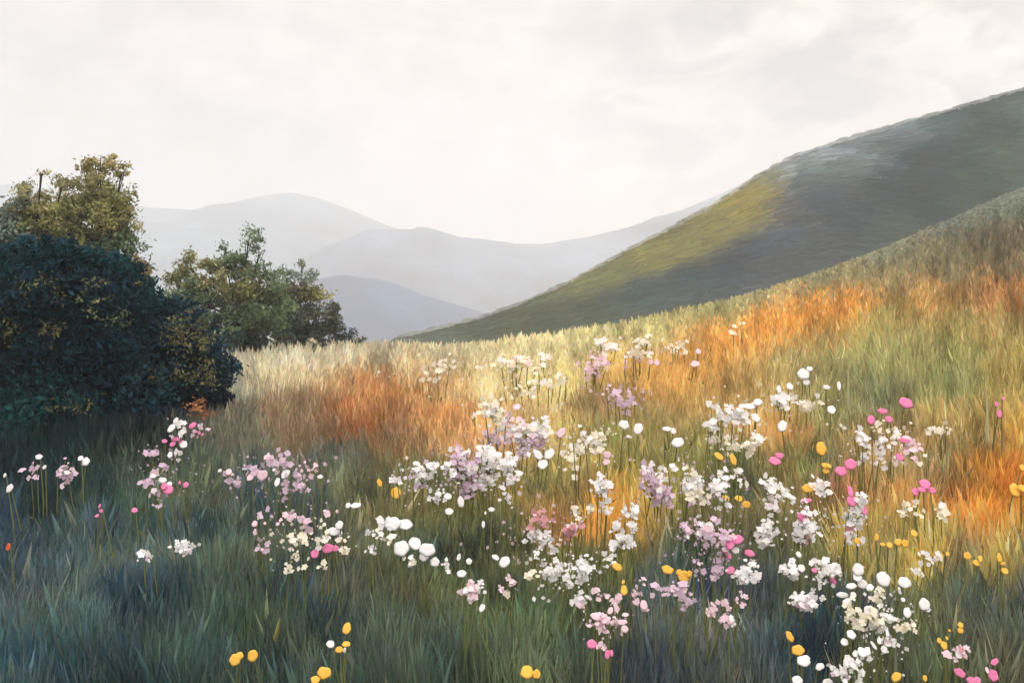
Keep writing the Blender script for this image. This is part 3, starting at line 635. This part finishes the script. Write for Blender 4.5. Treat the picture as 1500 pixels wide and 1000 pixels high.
fc('pale yellow white tuft between creamy cluster and orange grass', c(988, 508, 10, 16, 'CW', 1.3), c(998, 509, 10, 12, 'C', 1.2))
pf('two pale pink dots on the orange grass by the hillside', d(1018, 533, 14, 12, -10, 'P'), d(1023, 515, 8, 10, 0, 'P'))
fc('lilac streak of flowers in brown grass behind the oval pair', c(918, 586, 42, 20, 'LP', 1.0), c(895, 572, 20, 10, 'LP', .7))
fc('loose cream specks in pale straw right of the orange grass', c(826, 553, 11, 12, 'CW', 1.5), c(780, 562, 22, 18, 'CW', .9), c(807, 563, 10, 14, 'C', .8), c(750, 572, 40, 14, 'C', .5))
fc('small cream tuft at top of the orange slope', c(1081, 481, 22, 10, 'CW', 1.0))
fc('cream sprinkle in straw grass left of centre', c(650, 535, 30, 20, 'C', .7), c(622, 555, 14, 14, 'C', .9))
# right of centre
fc('lacy pale cluster with orange gold gap at right of centre', c(1075, 608, 60, 24, 'WPC', 1.4), c(1050, 622, 34, 22, 'WC', 1.2), c(1048, 603, 16, 14, 'W', 1.3), c(1044, 640, 24, 22, 'CP', .8))
fc('cream hook shaped cluster under the lacy pale cluster', c(1092, 660, 30, 26, 'CW', 1.1), c(1104, 645, 26, 12, 'WC', 1.2), c(1072, 652, 26, 16, 'CW', 1.0))
wf('three white ovals at right side of the lacy pale cluster', d(1098, 595, 19, 11, 5, 'W'), d(1110, 589, 13, 13, 0, 'W'), d(1107, 612, 13, 15, -35, 'W'))
wf('white blob flower of three lobes topmost on the green slope', d(1177, 548, 18, 18, 0, 'W'), d(1186, 540, 9, 9, 0, 'W'), d(1181, 559, 11, 13, 0, 'W'))
fc('white cluster under the topmost three lobed white flower', c(1141, 591, 22, 28, 'WC', 1.3), c(1152, 583, 18, 16, 'W', 1.3), c(1182, 582, 36, 26, 'CW', 1.0), d(1157, 566, 11, 12, 0, 'W'), d(1141, 570, 6, 15, 5, 'W'))
wf('tiny white bell pair right of the topmost white flower', d(1211, 567, 11, 7, 15, 'W'), d(1229, 565, 6, 15, 8, 'W'))
wf('single white egg shaped flower in grey green grass', d(1218, 600, 12, 15, 0, 'W'))
wf('single large white egg shaped flower below the white cluster on brown grass', d(1146, 624, 14, 19, 20, 'W'))
pf('large round hot pink flower on the green slope', d(1327, 590, 22, 20, 0, 'K'))
pf('three small hot pink blossoms left of the large round pink one', d(1293, 602, 15, 9, 5, 'K'), d(1276, 615, 12, 15, 15, 'K'), d(1302, 614, 13, 11, 0, 'K'))
fc('white rosette cluster under the small hot pink blossoms', c(1272, 650, 22, 26, 'WC', .9), c(1300, 652, 24, 24, 'W', 1.3), c(1318, 640, 26, 12, 'WC', 1.2), c(1256, 640, 10, 12, 'WC', 1.4), c(1287, 622, 9, 13, 'C'), d(1325, 645, 17, 8, 10, 'K'), d(1318, 669, 12, 14, -25, 'K'), c(1342, 660, 34, 34, 'PCW', .9))
fc('two white tufts with open centres below the rosette cluster', c(1261, 666, 17, 15, 'W', 1.6), c(1284, 680, 12, 14, 'WC'), c(1308, 676, 12, 14, 'WC'))
fc('pale tuft right of the rosette cluster in golden grass', c(1371, 625, 20, 24, 'CW', 1.0), c(1385, 628, 10, 14, 'C', .8))
pf('trio of tiny pink petals near the right edge', d(1464, 606, 8, 13, 15, 'K'), d(1460, 592, 6, 9, 0, 'K'), d(1470, 584, 4, 6, 0, 'K'))
yf('oval yellow flower on the slope right of the cream hook cluster', d(1203, 657, 16, 23, 8, 'Y'))
yf('ragged yellow flower below the oval yellow one', d(1208, 681, 10, 8, 0, 'Y'), d(1214, 682, 9, 8, 30, 'Y'), d(1210, 689, 10, 10, 0, 'Y'))
yf('two slim yellow petals above the wide white cluster', d(1053, 668, 9, 17, -40, 'Y'), d(1074, 673, 10, 19, -15, 'Y'))
yf('row of three yellow blossoms under the wide white cluster', d(1063, 730, 12, 12, 0, 'Y'), d(1082, 730, 13, 11, -15, 'Y'), d(1093, 739, 13, 12, 0, 'Y'))
pf('pink oval double flower right of the two slim yellow petals', d(1135, 675, 20, 14, 0, 'K'), d(1142, 667, 14, 9, 10, 'K'))
pf('pink double flower between yellow petals and white tufts', d(1246, 680, 18, 17, 0, 'K'), d(1232, 690, 18, 16, 0, 'K'))
pf('pink triple blossom right of the white tufts in golden grass', d(1355, 709, 16, 18, 0, 'K'), d(1365, 718, 12, 11, 0, 'K'), d(1341, 720, 10, 13, 0, 'K'), d(1350, 717, 14, 9, 0, 'K'))
yf('yellow double flower at the right edge on orange grass', d(1487, 718, 20, 21, 0, 'Y'), d(1498, 715, 14, 12, 0, 'Y'))
yf('yellow petal cut by the right edge above the double one', d(1498, 685, 10, 11, 0, 'Y'))
fc('big lilac grey cluster of lacy flowers at right of centre', c(958, 706, 50, 46, 'LWP', 1.2), c(968, 690, 40, 18, 'WL', 1.1), c(975, 728, 40, 24, 'LPW', .8))
fc('wide bright white cluster joined to the lilac grey one', c(1012, 706, 44, 30, 'WC', 1.3), c(1020, 727, 40, 22, 'CWP', .9), c(1055, 705, 24, 34, 'W', 1.5), c(1079, 703, 24, 16, 'WC', 1.2), c(1058, 738, 16, 22, 'W', .8), c(1000, 686, 22, 12, 'WC', 1.1))
fc('upright white cluster left of the big lilac grey one', c(884, 714, 24, 26, 'W', 1.7), c(886, 738, 14, 26, 'W', 1.3))
fc('white cluster below the upright one with a bent stalk', c(923, 752, 18, 24, 'W', 1.3), c(915, 797, 32, 28, 'W', 1.6), c(900, 772, 12, 18, 'W', 1.2), c(927, 776, 10, 20, 'W', 1.2))
fc('rose mauve flower cloud with white lower rim at centre', c(795, 768, 50, 26, 'MPL', .8), c(838, 778, 40, 22, 'ML', .8), c(775, 790, 32, 18, 'W', 1.5), c(808, 790, 32, 20, 'W', 1.3), d(790, 783, 10, 19, -10, 'W'))
fc('small white tuft on the right of the rose mauve cloud', c(837, 765, 16, 14, 'W', 1.4), c(847, 749, 16, 10, 'CW'), c(863, 746, 10, 9, 'C'))
fc('white cluster of three heads below the rose mauve cloud', c(811, 838, 26, 26, 'W', 1.7), c(795, 818, 16, 14, 'W', 1.2), c(781, 843, 22, 14, 'CW', 1.0), c(823, 832, 12, 10, 'W'))
fc('white cluster of stacked heads right of the three headed one', c(846, 826, 32, 20, 'W', 1.3), c(850, 846, 20, 20, 'W', 1.3), c(833, 853, 10, 10, 'W'), c(845, 876, 18, 22, 'WP', 1.5))
fc('single white tuft right of the stacked heads by the yellow petal', c(898, 815, 16, 14, 'W', 1.4))
yf('slanted yellow petal flower under the single white tuft', d(904, 830, 16, 11, 35, 'Y'))
yf('upright yellow drop flower with a bead above pink tufts', d(914, 864, 10, 17, 0, 'Y'), d(913, 852, 5, 7, 20, 'Y'))
yf('slanted yellow oval left of the heart shaped yellow flower', d(978, 834, 19, 13, 35, 'Y'))
yf('yellow heart shaped flower above the grey lilac head', d(1002, 844, 19, 20, 0, 'Y'), d(1010, 840, 8, 12, 20, 'Y'), d(995, 838, 10, 10, 0, 'Y'))
fc('grey lilac flower head under the yellow heart shaped flower', c(990, 862, 24, 24, 'LP', 1.3), c(1002, 882, 30, 16, 'LW', 1.2), c(966, 866, 16, 14, 'L', .8), c(1023, 834, 14, 14, 'L', .8))
fc('small pink tufts in a row above the pink sprig', c(879, 870, 12, 11, 'P', 1.4), c(897, 877, 16, 16, 'P', 1.2), c(929, 875, 13, 10, 'P', 1.3), c(933, 857, 13, 14, 'PL', 1.1))
pf('pale pink butterfly flower right of the pink tufts', d(943, 886, 12, 15, 0, 'P'), d(945, 893, 13, 6, 10, 'P'))
fc('pale pink sprig of petals at bottom centre right', d(872, 903, 15, 10, 30, 'P'), c(884, 912, 34, 28, 'PL', .9), d(894, 894, 8, 12, 25, 'P'), d(888, 908, 16, 8, -30, 'P'), d(911, 911, 17, 8, 0, 'P'), d(916, 900, 10, 7, 0, 'P'), d(886, 924, 14, 8, 20, 'P'))
pf('pale pink oval flower low right of the pale pink sprig', d(915, 921, 12, 11, 0, 'P'))
pf('hot pink round flower with pale tuft under the pale pink sprig', d(867, 943, 16, 14, 0, 'K'), c(876, 949, 14, 16, 'PL', .9))
pf('hot pink split flower lowest below the pale pink sprig', d(890, 958, 9, 13, 10, 'K'), d(896, 956, 5, 10, 0, 'K'))
yf('double yellow flower at the bottom edge near centre', d(772, 984, 20, 20, 0, 'Y'), d(786, 987, 12, 14, 0, 'Y'))
# lilac pink mass right of centre
fc('lilac pink cluster with hot pink petals at right of centre', c(1030, 776, 46, 40, 'LPW', 1.0), c(1058, 790, 36, 34, 'LP', 1.0), c(1055, 820, 30, 40, 'LP', .9), d(1079, 790, 21, 16, -10, 'K'), d(1069, 798, 12, 14, 0, 'K'), d(1067, 813, 9, 13, -20, 'K'), d(1070, 835, 12, 13, 40, 'K'), c(1032, 765, 16, 12, 'W'), d(1098, 810, 16, 10, 25, 'K'), d(1078, 806, 10, 10, 0, 'W'))
fc('bright white lacy ball right of the lilac pink cluster', c(1095, 836, 34, 32, 'W', 1.8), d(1104, 850, 12, 11, 0, 'W'))
fc('white round rosette pair below the pink double oval', c(1128, 718, 22, 26, 'W', 1.4), c(1148, 722, 24, 22, 'W', 1.2), c(1132, 745, 24, 16, 'WP', 1.3))
fc('white flower head with reddish edge under the rosette pair', c(1120, 776, 26, 34, 'W', 1.8), c(1137, 775, 14, 16, 'WP', 1.0))
fc('white column of blossoms with two pink petals', c(1181, 764, 32, 44, 'W', 1.8), c(1178, 791, 26, 20, 'WM', 1.4), d(1181, 733, 17, 7, 0, 'K'), d(1176, 757, 18, 15, 0, 'K'), d(1180, 748, 9, 8, 0, 'K'))
fc('tall white column of blossoms with pink tip on brown grass', c(1265, 742, 16, 34, 'W', 1.5), c(1250, 757, 28, 30, 'W', 1.7), c(1250, 782, 22, 26, 'WM', 1.5), d(1248, 734, 16, 17, 0, 'K'), d(1246, 720, 8, 18, 0, 'K'), d(1266, 746, 10, 20, 5, 'K'), d(1257, 792, 13, 11, 0, 'Y'))
fc('white tuft with a yellow blossom on its left above the columns', c(1210, 716, 36, 24, 'W', 1.2), d(1184, 715, 19, 14, 0, 'Y'))
yf('golden row of small yellow blossoms right of the tall white column', d(1284, 787, 7, 11, 10, 'Y'), d(1293, 797, 8, 6, 0, 'Y'), d(1303, 798, 9, 10, 0, 'Y'), d(1316, 794, 13, 11, 0, 'Y'), d(1326, 796, 13, 12, 0, 'Y'), d(1339, 781, 12, 11, 0, 'Y'))
fc('two ghostly white tufts above the golden row', c(1336, 754, 26, 34, 'CW', .7), c(1375, 748, 20, 30, 'CW', .8))
fc('flat white flower head on gold grass right of the golden row', c(1362, 815, 24, 12, 'W', 1.5))
fc('tiny white star tuft below the flat white flower head', c(1352, 836, 12, 10, 'CW', 1.4))
yf('two tiny yellow petals beside the flat white flower head', d(1379, 815, 6, 10, 15, 'Y'), d(1388, 811, 6, 7, 15, 'Y'))
yf('three yellow blossoms on pale grass at right', d(1417, 814, 11, 12, 0, 'Y'), d(1430, 824, 9, 11, -20, 'Y'), d(1436, 818, 7, 11, 10, 'Y'))
yf('three yellow beads rightmost on the pale grass', d(1464, 817, 9, 14, 0, 'Y'), d(1469, 825, 8, 6, 0, 'Y'), d(1472, 836, 11, 11, 0, 'Y'))
wf('tiny white petal between white column and dark grass', d(1170, 812, 8, 10, -30, 'W'))
fc('white rosette with brown heart and white oval at its right', c(1154, 832, 30, 26, 'WC', 1.3), d(1174, 832, 11, 13, 0, 'W'), d(1166, 840, 10, 9, 0, 'W'))
fc('white ball cluster crossed by a long pink petal', c(1212, 833, 34, 34, 'W', 1.7), c(1202, 851, 22, 14, 'W', 1.2), d(1215, 835, 9, 17, 0, 'K'), d(1219, 848, 8, 20, -15, 'K'), d(1193, 835, 9, 8, 0, 'K'))
fc('white head with rust left side in dark teal grass', c(1185, 882, 34, 28, 'WCP', 1.4), c(1164, 875, 14, 10, 'W'))
# bottom right
wf('white caterpillar shaped row of blossoms curving down', d(1257, 834, 17, 18, 0, 'W'), d(1256, 845, 13, 15, 0, 'W'), d(1263, 855, 14, 14, 0, 'W'), d(1274, 860, 13, 11, -20, 'W'))
wf('large round white flower right of the caterpillar shaped row', d(1294, 848, 21, 24, 0, 'W'))
wf('large round white flower over a small oval on a pale stalk', d(1325, 853, 20, 18, 0, 'W'), d(1318, 865, 6, 12, 0, 'W'))
wf('four flat white blossoms left of the caterpillar shaped row', d(1247, 858, 18, 9, -10, 'W'), d(1234, 871, 19, 9, 0, 'W'), d(1250, 871, 9, 10, 0, 'W'), d(1241, 882, 13, 13, -35, 'W'))
wf('white double blossom rightmost in the lower right drift', d(1354, 885, 16, 18, 0, 'W'), d(1358, 892, 12, 9, 0, 'W'))
fc('cream folded flower right of the round white ones', c(1290, 871, 15, 18, 'C', 1.8))
wf('small white flower with cream rose on a pale upright stalk', d(1329, 897, 12, 16, 10, 'W'), c(1322, 917, 20, 16, 'C', 1.5), d(1323, 878, 6, 7, 0, 'W'))
fc('large cream and white lacy drift at lower right', c(1283, 902, 34, 32, 'CW', 1.3), c(1262, 914, 22, 18, 'CW', 1.3), c(1301, 900, 16, 20, 'W', 1.4), c(1290, 935, 40, 40, 'WL', .5), d(1271, 894, 11, 14, 0, 'W'), d(1279, 915, 15, 13, 0, 'W'), d(1303, 908, 9, 11, 0, 'W'))
fc('cream rosette left of the lacy drift under four flat blossoms', c(1251, 891, 15, 16, 'C', 1.6), c(1247, 909, 10, 12, 'CL', 1.2))
wf('two round white flowers left of the lacy drift', d(1247, 929, 14, 15, 0, 'W'), d(1237, 940, 11, 12, 0, 'W'))
wf('scattered white petals on the lower part of the lacy drift', d(1280, 945, 6, 14, -30, 'W'), d(1288, 938, 6, 12, 10, 'W'), d(1295, 951, 10, 11, 0, 'W'), d(1300, 927, 5, 11, 0, 'W'))
fc('white heart petalled cluster low in the lower right drift', d(1263, 955, 14, 16, -15, 'W'), d(1270, 954, 10, 15, 20, 'W'), d(1253, 957, 8, 11, 30, 'W'), c(1250, 970, 30, 22, 'W', 1.4), c(1232, 985, 22, 22, 'WL', 1.2))
fc('white tuft cut by the bottom edge under the heart petalled cluster', c(1260, 996, 18, 12, 'WL', 1.3), d(1212, 998, 16, 9, -10, 'W'))
yf('slanted yellow oval above the round yellow flower at lower right', d(1157, 932, 11, 17, -30, 'Y'))
yf('round yellow flower above the white shell pair at lower right', d(1169, 952, 19, 16, 0, 'Y'))
wf('white shell pair under the round yellow flower', d(1177, 968, 20, 17, 0, 'W'), d(1180, 964, 14, 10, 0, 'W'))
wf('white double petal flower right of the white shell pair', d(1201, 976, 15, 10, -25, 'W'), d(1219, 977, 8, 6, 20, 'W'))
wf('white flower cut by the bottom edge under the shell pair', d(1168, 996, 18, 13, 0, 'W'))
yf('slanted yellow oval at the bottom edge right of the white tufts', d(1313, 991, 18, 12, -35, 'Y'))
yf('tiny yellow drop at the bottom edge right of the slanted oval', d(1355, 993, 6, 10, 0, 'Y'))
yf('yellow double bead above the yellow trio at lower right', d(1407, 915, 8, 9, 0, 'Y'), d(1407, 923, 9, 9, 0, 'Y'), d(1391, 923, 4, 4, 0, 'Y'))
yf('yellow trio of beads left of the pink rosette at lower right', d(1376, 938, 7, 9, 0, 'Y'), d(1383, 945, 10, 13, 0, 'Y'), d(1387, 934, 4, 6, 0, 'Y'))
fc('small pink rosette under the yellow beads at lower right', c(1407, 956, 20, 19, 'PMW', 1.7))
pf('hot pink oval left in the bottom right pink group', d(1406, 985, 18, 13, 30, 'K'))
pf('hot pink double flower at the bottom edge of the pink group', d(1423, 996, 15, 10, 10, 'K'), d(1432, 996, 9, 12, 0, 'K'))
pf('hot pink round flower with tilted petal above in the right corner', d(1455, 989, 15, 18, 0, 'K'), d(1457, 969, 16, 9, -25, 'K'), d(1446, 981, 5, 10, 0, 'P'))
fc('two small pink rosettes above the small round pink rosette', c(1088, 877, 16, 13, 'P', 1.6), c(1063, 883, 10, 7, 'P', 1.5), c(1044, 893, 11, 12, 'P', 1.5))
fc('small round pink rosette on a fine dark stalk in blue grass', c(1063, 907, 18, 18, 'PW', 1.7))


# tiny pale petals loose in the sward round the clusters, too small and many to count
def specks():
    rg = np.random.default_rng(77); V = []; C = []
    zones = [(770, 640, 70, 34, 300, W), (690, 690, 60, 40, 260, LI), (1010, 710, 80, 40, 320, LI), (1075, 630, 50, 40, 240, CR), (880, 530, 40, 26, 160, PP), (750, 540, 50, 16, 110, CR), (950, 512, 50, 16, 110, CR),
             (1300, 650, 60, 30, 160, CR), (1045, 790, 50, 50, 260, LI), (1280, 920, 50, 60, 300, W), (800, 790, 60, 40, 200, PP), (440, 790, 50, 36, 180, CR), (400, 700, 70, 30, 200, LI), (240, 690, 40, 50, 140, LI), (870, 655, 50, 30, 140, CR),
             (660, 540, 60, 20, 110, CR), (830, 840, 50, 30, 160, W), (1150, 590, 50, 24, 120, CR), (890, 905, 40, 30, 120, PP), (620, 700, 40, 30, 140, W), (1200, 770, 90, 40, 200, W), (920, 580, 36, 16, 90, LI)]
    for (px, row, sx, sy, n, c) in zones:
        n = n // 2
        x = rg.normal(px, sx * .6, n); r = rg.normal(row, sy * .6, n)
        cc, D, a = coef(x); hf = rg.uniform(.20, .33, n)
        d = (a - hf * F) / np.maximum(r - cc + a / D, 25.0); d = np.maximum(d, 2.05); s = d / F
        p = np.stack([(x - CX) * s, d, (CY - r) * s], 1)
        w = (1.0 + 2.6 * rg.power(.5, n)) * s; h = w * rg.uniform(.6, 1.4, n)
        t = rg.uniform(0, 6.28, n)
        u = np.stack([np.cos(t), rg.normal(0, .3, n), np.sin(t)], 1) * w[:, None]; v = np.stack([-np.sin(t), rg.uniform(.2, .7, n), np.cos(t)], 1) * h[:, None]
        V.append(np.stack([p - u, p - v, p + u, p + v], 1).reshape(-1, 3))
        C.append(np.repeat(lin(c)[None] * rg.uniform(.7, 1.0, (n, 1)), 4, 0))
    V = np.concatenate(V)
    tag(mesh_np('tiny_blossom', V, quads=np.arange(len(V)).reshape(-1, 4), col=np.concatenate(C), mat=M_petal), 'tiny pale petals flecking the grass between the flower clusters', 'blossom', kind='stuff')
specks()

# ----------------------------------------------------------------- tall grass stalks in the near meadow
def stalk(label, px0, r0, px1, r1, bend, wpx, rgb, seed):
    rg = random.Random(seed)
    c, D, a = coef(px0)
    hgt = None
    # stand where the lower end meets the ground or just under the frame
    row_f = r0; d = float(ground_depth(px0, min(row_f + 60, 1075)))
    A = to_world(px0, r0, d); B = to_world(px1, r1, d)
    foot = np.array([A[0] + (A[0] - B[0]) * .12, d + .02, 0]); foot[2] = float(ground_z(foot[0], foot[1])) - .02
    n = 9; V = []; Q = []; s = d / F
    root_name = 'grass_stalk'
    for k in range(n):
        t = k / (n - 1); m = (1 - t) ** 2 * foot + 2 * t * (1 - t) * (foot * .5 + B * .5 + np.array([bend * s, 0, 0])) + t * t * B
        w = wpx * s * .5 * (1 - .85 * t ** 2) * (.7 + .3 * math.sin(math.pi * min(1, t + .15)))
        V += [m + np.array([-w, 0, 0]), m + np.array([0, -w * .5, 0]), m + np.array([w, 0, 0]), m + np.array([0, w * .4, 0])]
        if k:
            for j in range(4): Q.append([(k - 1) * 4 + j, (k - 1) * 4 + (j + 1) % 4, k * 4 + (j + 1) % 4, k * 4 + j])
    o = mesh_np('grass_stalk', V, quads=Q, col=np.tile(lin(rgb), (len(V), 1)), mat=M_stem, smooth=True)
    tag(o, label, 'grass stalk', 'tall stalks in the near grass')
stalk('broad olive grass blade standing above the two yellow flowers near bottom left', 388, 1000, 410, 905, -8, 26, (150, 140, 76), 1)
stalk('thin pale stalk leaning right beside the broad olive blade', 402, 1000, 432, 938, 2, 4, (150, 148, 118), 2)
stalk('short olive stalk crossing low behind the thin pale one', 420, 1000, 409, 945, -2, 5, (128, 122, 70), 3)
stalk('pale straw stalk leaning left of the bottom centre yellow flower', 733, 960, 752, 870, -5, 6, (176, 158, 106), 4)
stalk('long bent cream stalk below the lilac and white cluster at centre right', 967, 850, 985, 735, -20, 7, (196, 184, 140), 5)
stalk('thin grey stalk slanting in the dark grass at lower left centre', 474, 945, 490, 905, 0, 3, (150, 158, 150), 6)
stalk('faint stalk slanting under the white flower chain', 545, 900, 586, 845, 4, 4, (140, 136, 100), 7)
stalk('upright olive stalk under the small yellow and white trio', 508, 1000, 508, 955, 0, 4, (120, 116, 64), 8)
stalk('tan stalk leaning left in the dark lower left grass', 168, 980, 205, 898, -8, 5, (150, 140, 96), 9)
stalk('pale stalk rising beside the tall white cluster at lower right', 1312, 950, 1322, 880, 0, 4, (176, 180, 140), 10)
stalk('straight pale stalk under the white pair at lower right', 1216, 985, 1208, 945, 0, 5, (168, 166, 124), 11)
stalk('fine dark green stalk leaning under the small pink cluster', 1060, 1000, 1066, 925, 0, 4, (40, 52, 50), 12)
stalk('grey green stalk leaning right in the blue grass at lower right', 1082, 1000, 1105, 945, 4, 6, (130, 146, 128), 13)
stalk('pale upright grass spike on the green slope right of the white trio', 1243, 570, 1243, 528, 0, 6, (190, 190, 150), 14)
stalk('long pale grass spike near the right edge below the hillside', 1448, 640, 1444, 560, 4, 7, (196, 196, 150), 15)

# ----------------------------------------------------------------- haze
def haze():
    x0, x1, y0, y1, z0, z1 = -1100, 1500, -150, 1150, -36, 142.0
    V = [(x, y, z) for z in (z0, z1) for y in (y0, y1) for x in (x0, x1)]
    Q = [[0, 2, 3, 1], [4, 5, 7, 6], [0, 1, 5, 4], [2, 6, 7, 3], [0, 4, 6, 2], [1, 3, 7, 5]]
    m = bpy.data.materials.new('haze'); m.use_nodes = True; nt = m.node_tree
    nt.nodes.remove(nt.nodes['Principled BSDF'])
    pv = nt.nodes.new('ShaderNodeVolumePrincipled')
    pv.inputs['Color'].default_value = (.965, .985, 1.0, 1); pv.inputs['Density'].default_value = HAZE_D
    pv.inputs['Anisotropy'].default_value = 0.0
    nt.links.new(pv.outputs['Volume'], nt.nodes['Material Output'].inputs['Volume'])
    try: m.cycles.homogeneous_volume = True
    except Exception: pass
    o = mesh_np('haze', V, quads=Q, mat=m); tag(o, kind='stuff')
haze()

# ----------------------------------------------------------------- sky and sun
SUN_EL, SUN_AZ = math.radians(55), math.radians(150)     # azimuth from +Y towards +X
w = bpy.data.worlds.new('World'); sc.world = w; w.use_nodes = True
nt = w.node_tree; N = nt.nodes; L = nt.links
bg = N['Background']; bg.inputs['Strength'].default_value = 0.1
sky = N.new('ShaderNodeTexSky'); sky.sky_type = 'NISHITA'; sky.sun_disc = False
sky.sun_elevation = SUN_EL; sky.sun_rotation = SUN_AZ
tc = N.new('ShaderNodeTexCoord')
mp = N.new('ShaderNodeMapping'); mp.inputs['Scale'].default_value = (1.0, 1.0, 2.2)
L.new(tc.outputs['Generated'], mp.inputs['Vector'])
n1 = N.new('ShaderNodeTexNoise'); n1.inputs['Scale'].default_value = 3.2; n1.inputs['Detail'].default_value = 5; n1.inputs['Roughness'].default_value = .55
n1.inputs['Distortion'].default_value = .6
L.new(mp.outputs['Vector'], n1.inputs['Vector'])
rp = N.new('ShaderNodeValToRGB')
rp.color_ramp.elements[0].position = .36; rp.color_ramp.elements[0].color = (6.3, 5.9, 5.75, 1)
rp.color_ramp.elements[1].position = .56; rp.color_ramp.elements[1].color = (8.65, 7.9, 7.6, 1)
L.new(n1.outputs['Fac'], rp.inputs['Fac'])
# broad brushy mottling of the cloud sheet
mp2 = N.new('ShaderNodeMapping'); mp2.inputs['Scale'].default_value = (9, 9, 11)
L.new(tc.outputs['Generated'], mp2.inputs['Vector'])
n2 = N.new('ShaderNodeTexNoise'); n2.inputs['Scale'].default_value = 2.0; n2.inputs['Detail'].default_value = 6
L.new(mp2.outputs['Vector'], n2.inputs['Vector'])
mr = N.new('ShaderNodeMapRange'); mr.inputs['From Min'].default_value = .3; mr.inputs['From Max'].default_value = .7
mr.inputs['To Min'].default_value = .88; mr.inputs['To Max'].default_value = 1.12
L.new(n2.outputs['Fac'], mr.inputs['Value'])
vs = N.new('ShaderNodeVectorMath'); vs.operation = 'SCALE'
L.new(rp.outputs['Color'], vs.inputs[0]); L.new(mr.outputs['Result'], vs.inputs['Scale'])
# bank of pale grey cloud over the right-hand hill
cd = N.new('ShaderNodeVectorMath'); cd.operation = 'DOT_PRODUCT'
cdir = Vector(to_world(1200, 150, 1)).normalized(); cd.inputs[1].default_value = cdir
nrm = N.new('ShaderNodeVectorMath'); nrm.operation = 'NORMALIZE'
L.new(tc.outputs['Generated'], nrm.inputs[0]); L.new(nrm.outputs['Vector'], cd.inputs[0])
m3 = N.new('ShaderNodeMapRange'); m3.inputs['From Min'].default_value = .965; m3.inputs['From Max'].default_value = .995
L.new(cd.outputs['Value'], m3.inputs['Value'])
n3 = N.new('ShaderNodeTexNoise'); n3.inputs['Scale'].default_value = 9; n3.inputs['Detail'].default_value = 5; n3.inputs['Distortion'].default_value = .8
L.new(mp.outputs['Vector'], n3.inputs['Vector'])
m4 = N.new('ShaderNodeMapRange'); m4.inputs['From Min'].default_value = .45; m4.inputs['From Max'].default_value = .62
L.new(n3.outputs['Fac'], m4.inputs['Value'])
mu = N.new('ShaderNodeMath'); mu.operation = 'MULTIPLY'; L.new(m3.outputs['Result'], mu.inputs[0]); L.new(m4.outputs['Result'], mu.inputs[1])
mu2 = N.new('ShaderNodeMath'); mu2.operation = 'MULTIPLY'; mu2.inputs[1].default_value = .8; L.new(mu.outputs[0], mu2.inputs[0])
gx = N.new('ShaderNodeMix'); gx.data_type = 'RGBA'; gx.inputs[7].default_value = (3.4, 3.4, 3.55, 1)
L.new(mu2.outputs[0], gx.inputs[0]); L.new(vs.outputs['Vector'], gx.inputs[6])
mx = N.new('ShaderNodeMix'); mx.data_type = 'RGBA'; mx.inputs[0].default_value = .96
L.new(sky.outputs['Color'], mx.inputs[6]); L.new(gx.outputs[2], mx.inputs[7])
# overcast zenith gain, raised past a natural sky as added light for haze and ground
sx = N.new('ShaderNodeSeparateXYZ'); L.new(nrm.outputs['Vector'], sx.inputs[0])
zr = N.new('ShaderNodeMapRange'); zr.inputs['From Min'].default_value = .30; zr.inputs['From Max'].default_value = 1.0
zr.inputs['To Min'].default_value = 1.0; zr.inputs['To Max'].default_value = 4.0
L.new(sx.outputs['Z'], zr.inputs['Value'])
zs = N.new('ShaderNodeVectorMath'); zs.operation = 'SCALE'
L.new(mx.outputs[2], zs.inputs[0]); L.new(zr.outputs['Result'], zs.inputs['Scale'])
L.new(zs.outputs['Vector'], bg.inputs['Color'])

sd = bpy.data.lights.new('sun', 'SUN'); sd.energy = 0.9; sd.angle = math.radians(12); sd.color = (1, .97, .92)
so = bpy.data.objects.new('sun', sd); COL.objects.link(so)
dirv = Vector((math.sin(SUN_AZ) * math.cos(SUN_EL), math.cos(SUN_AZ) * math.cos(SUN_EL), math.sin(SUN_EL)))
so.rotation_euler = (-dirv).to_track_quat('-Z', 'Y').to_euler(); so.location = dirv * 60

# ----------------------------------------------------------------- camera and render
cam = bpy.data.cameras.new('camera'); cam.lens = 35; cam.sensor_width = 36; cam.clip_start = .05; cam.clip_end = 4000
co = bpy.data.objects.new('camera', cam); COL.objects.link(co); co.location = (0, 0, 0); co.rotation_euler = (math.radians(90), 0, 0)
sc.camera = co
vs_ = sc.view_settings; sc.display_settings.display_device = 'sRGB'
vs_.view_transform = 'Standard'; vs_.look = 'None'; vs_.exposure = 0.1; vs_.gamma = 1
sc.cycles.max_bounces = 6; sc.cycles.diffuse_bounces = 4; sc.cycles.transmission_bounces = 4; sc.cycles.volume_bounces = 3
sc.cycles.use_denoising = True
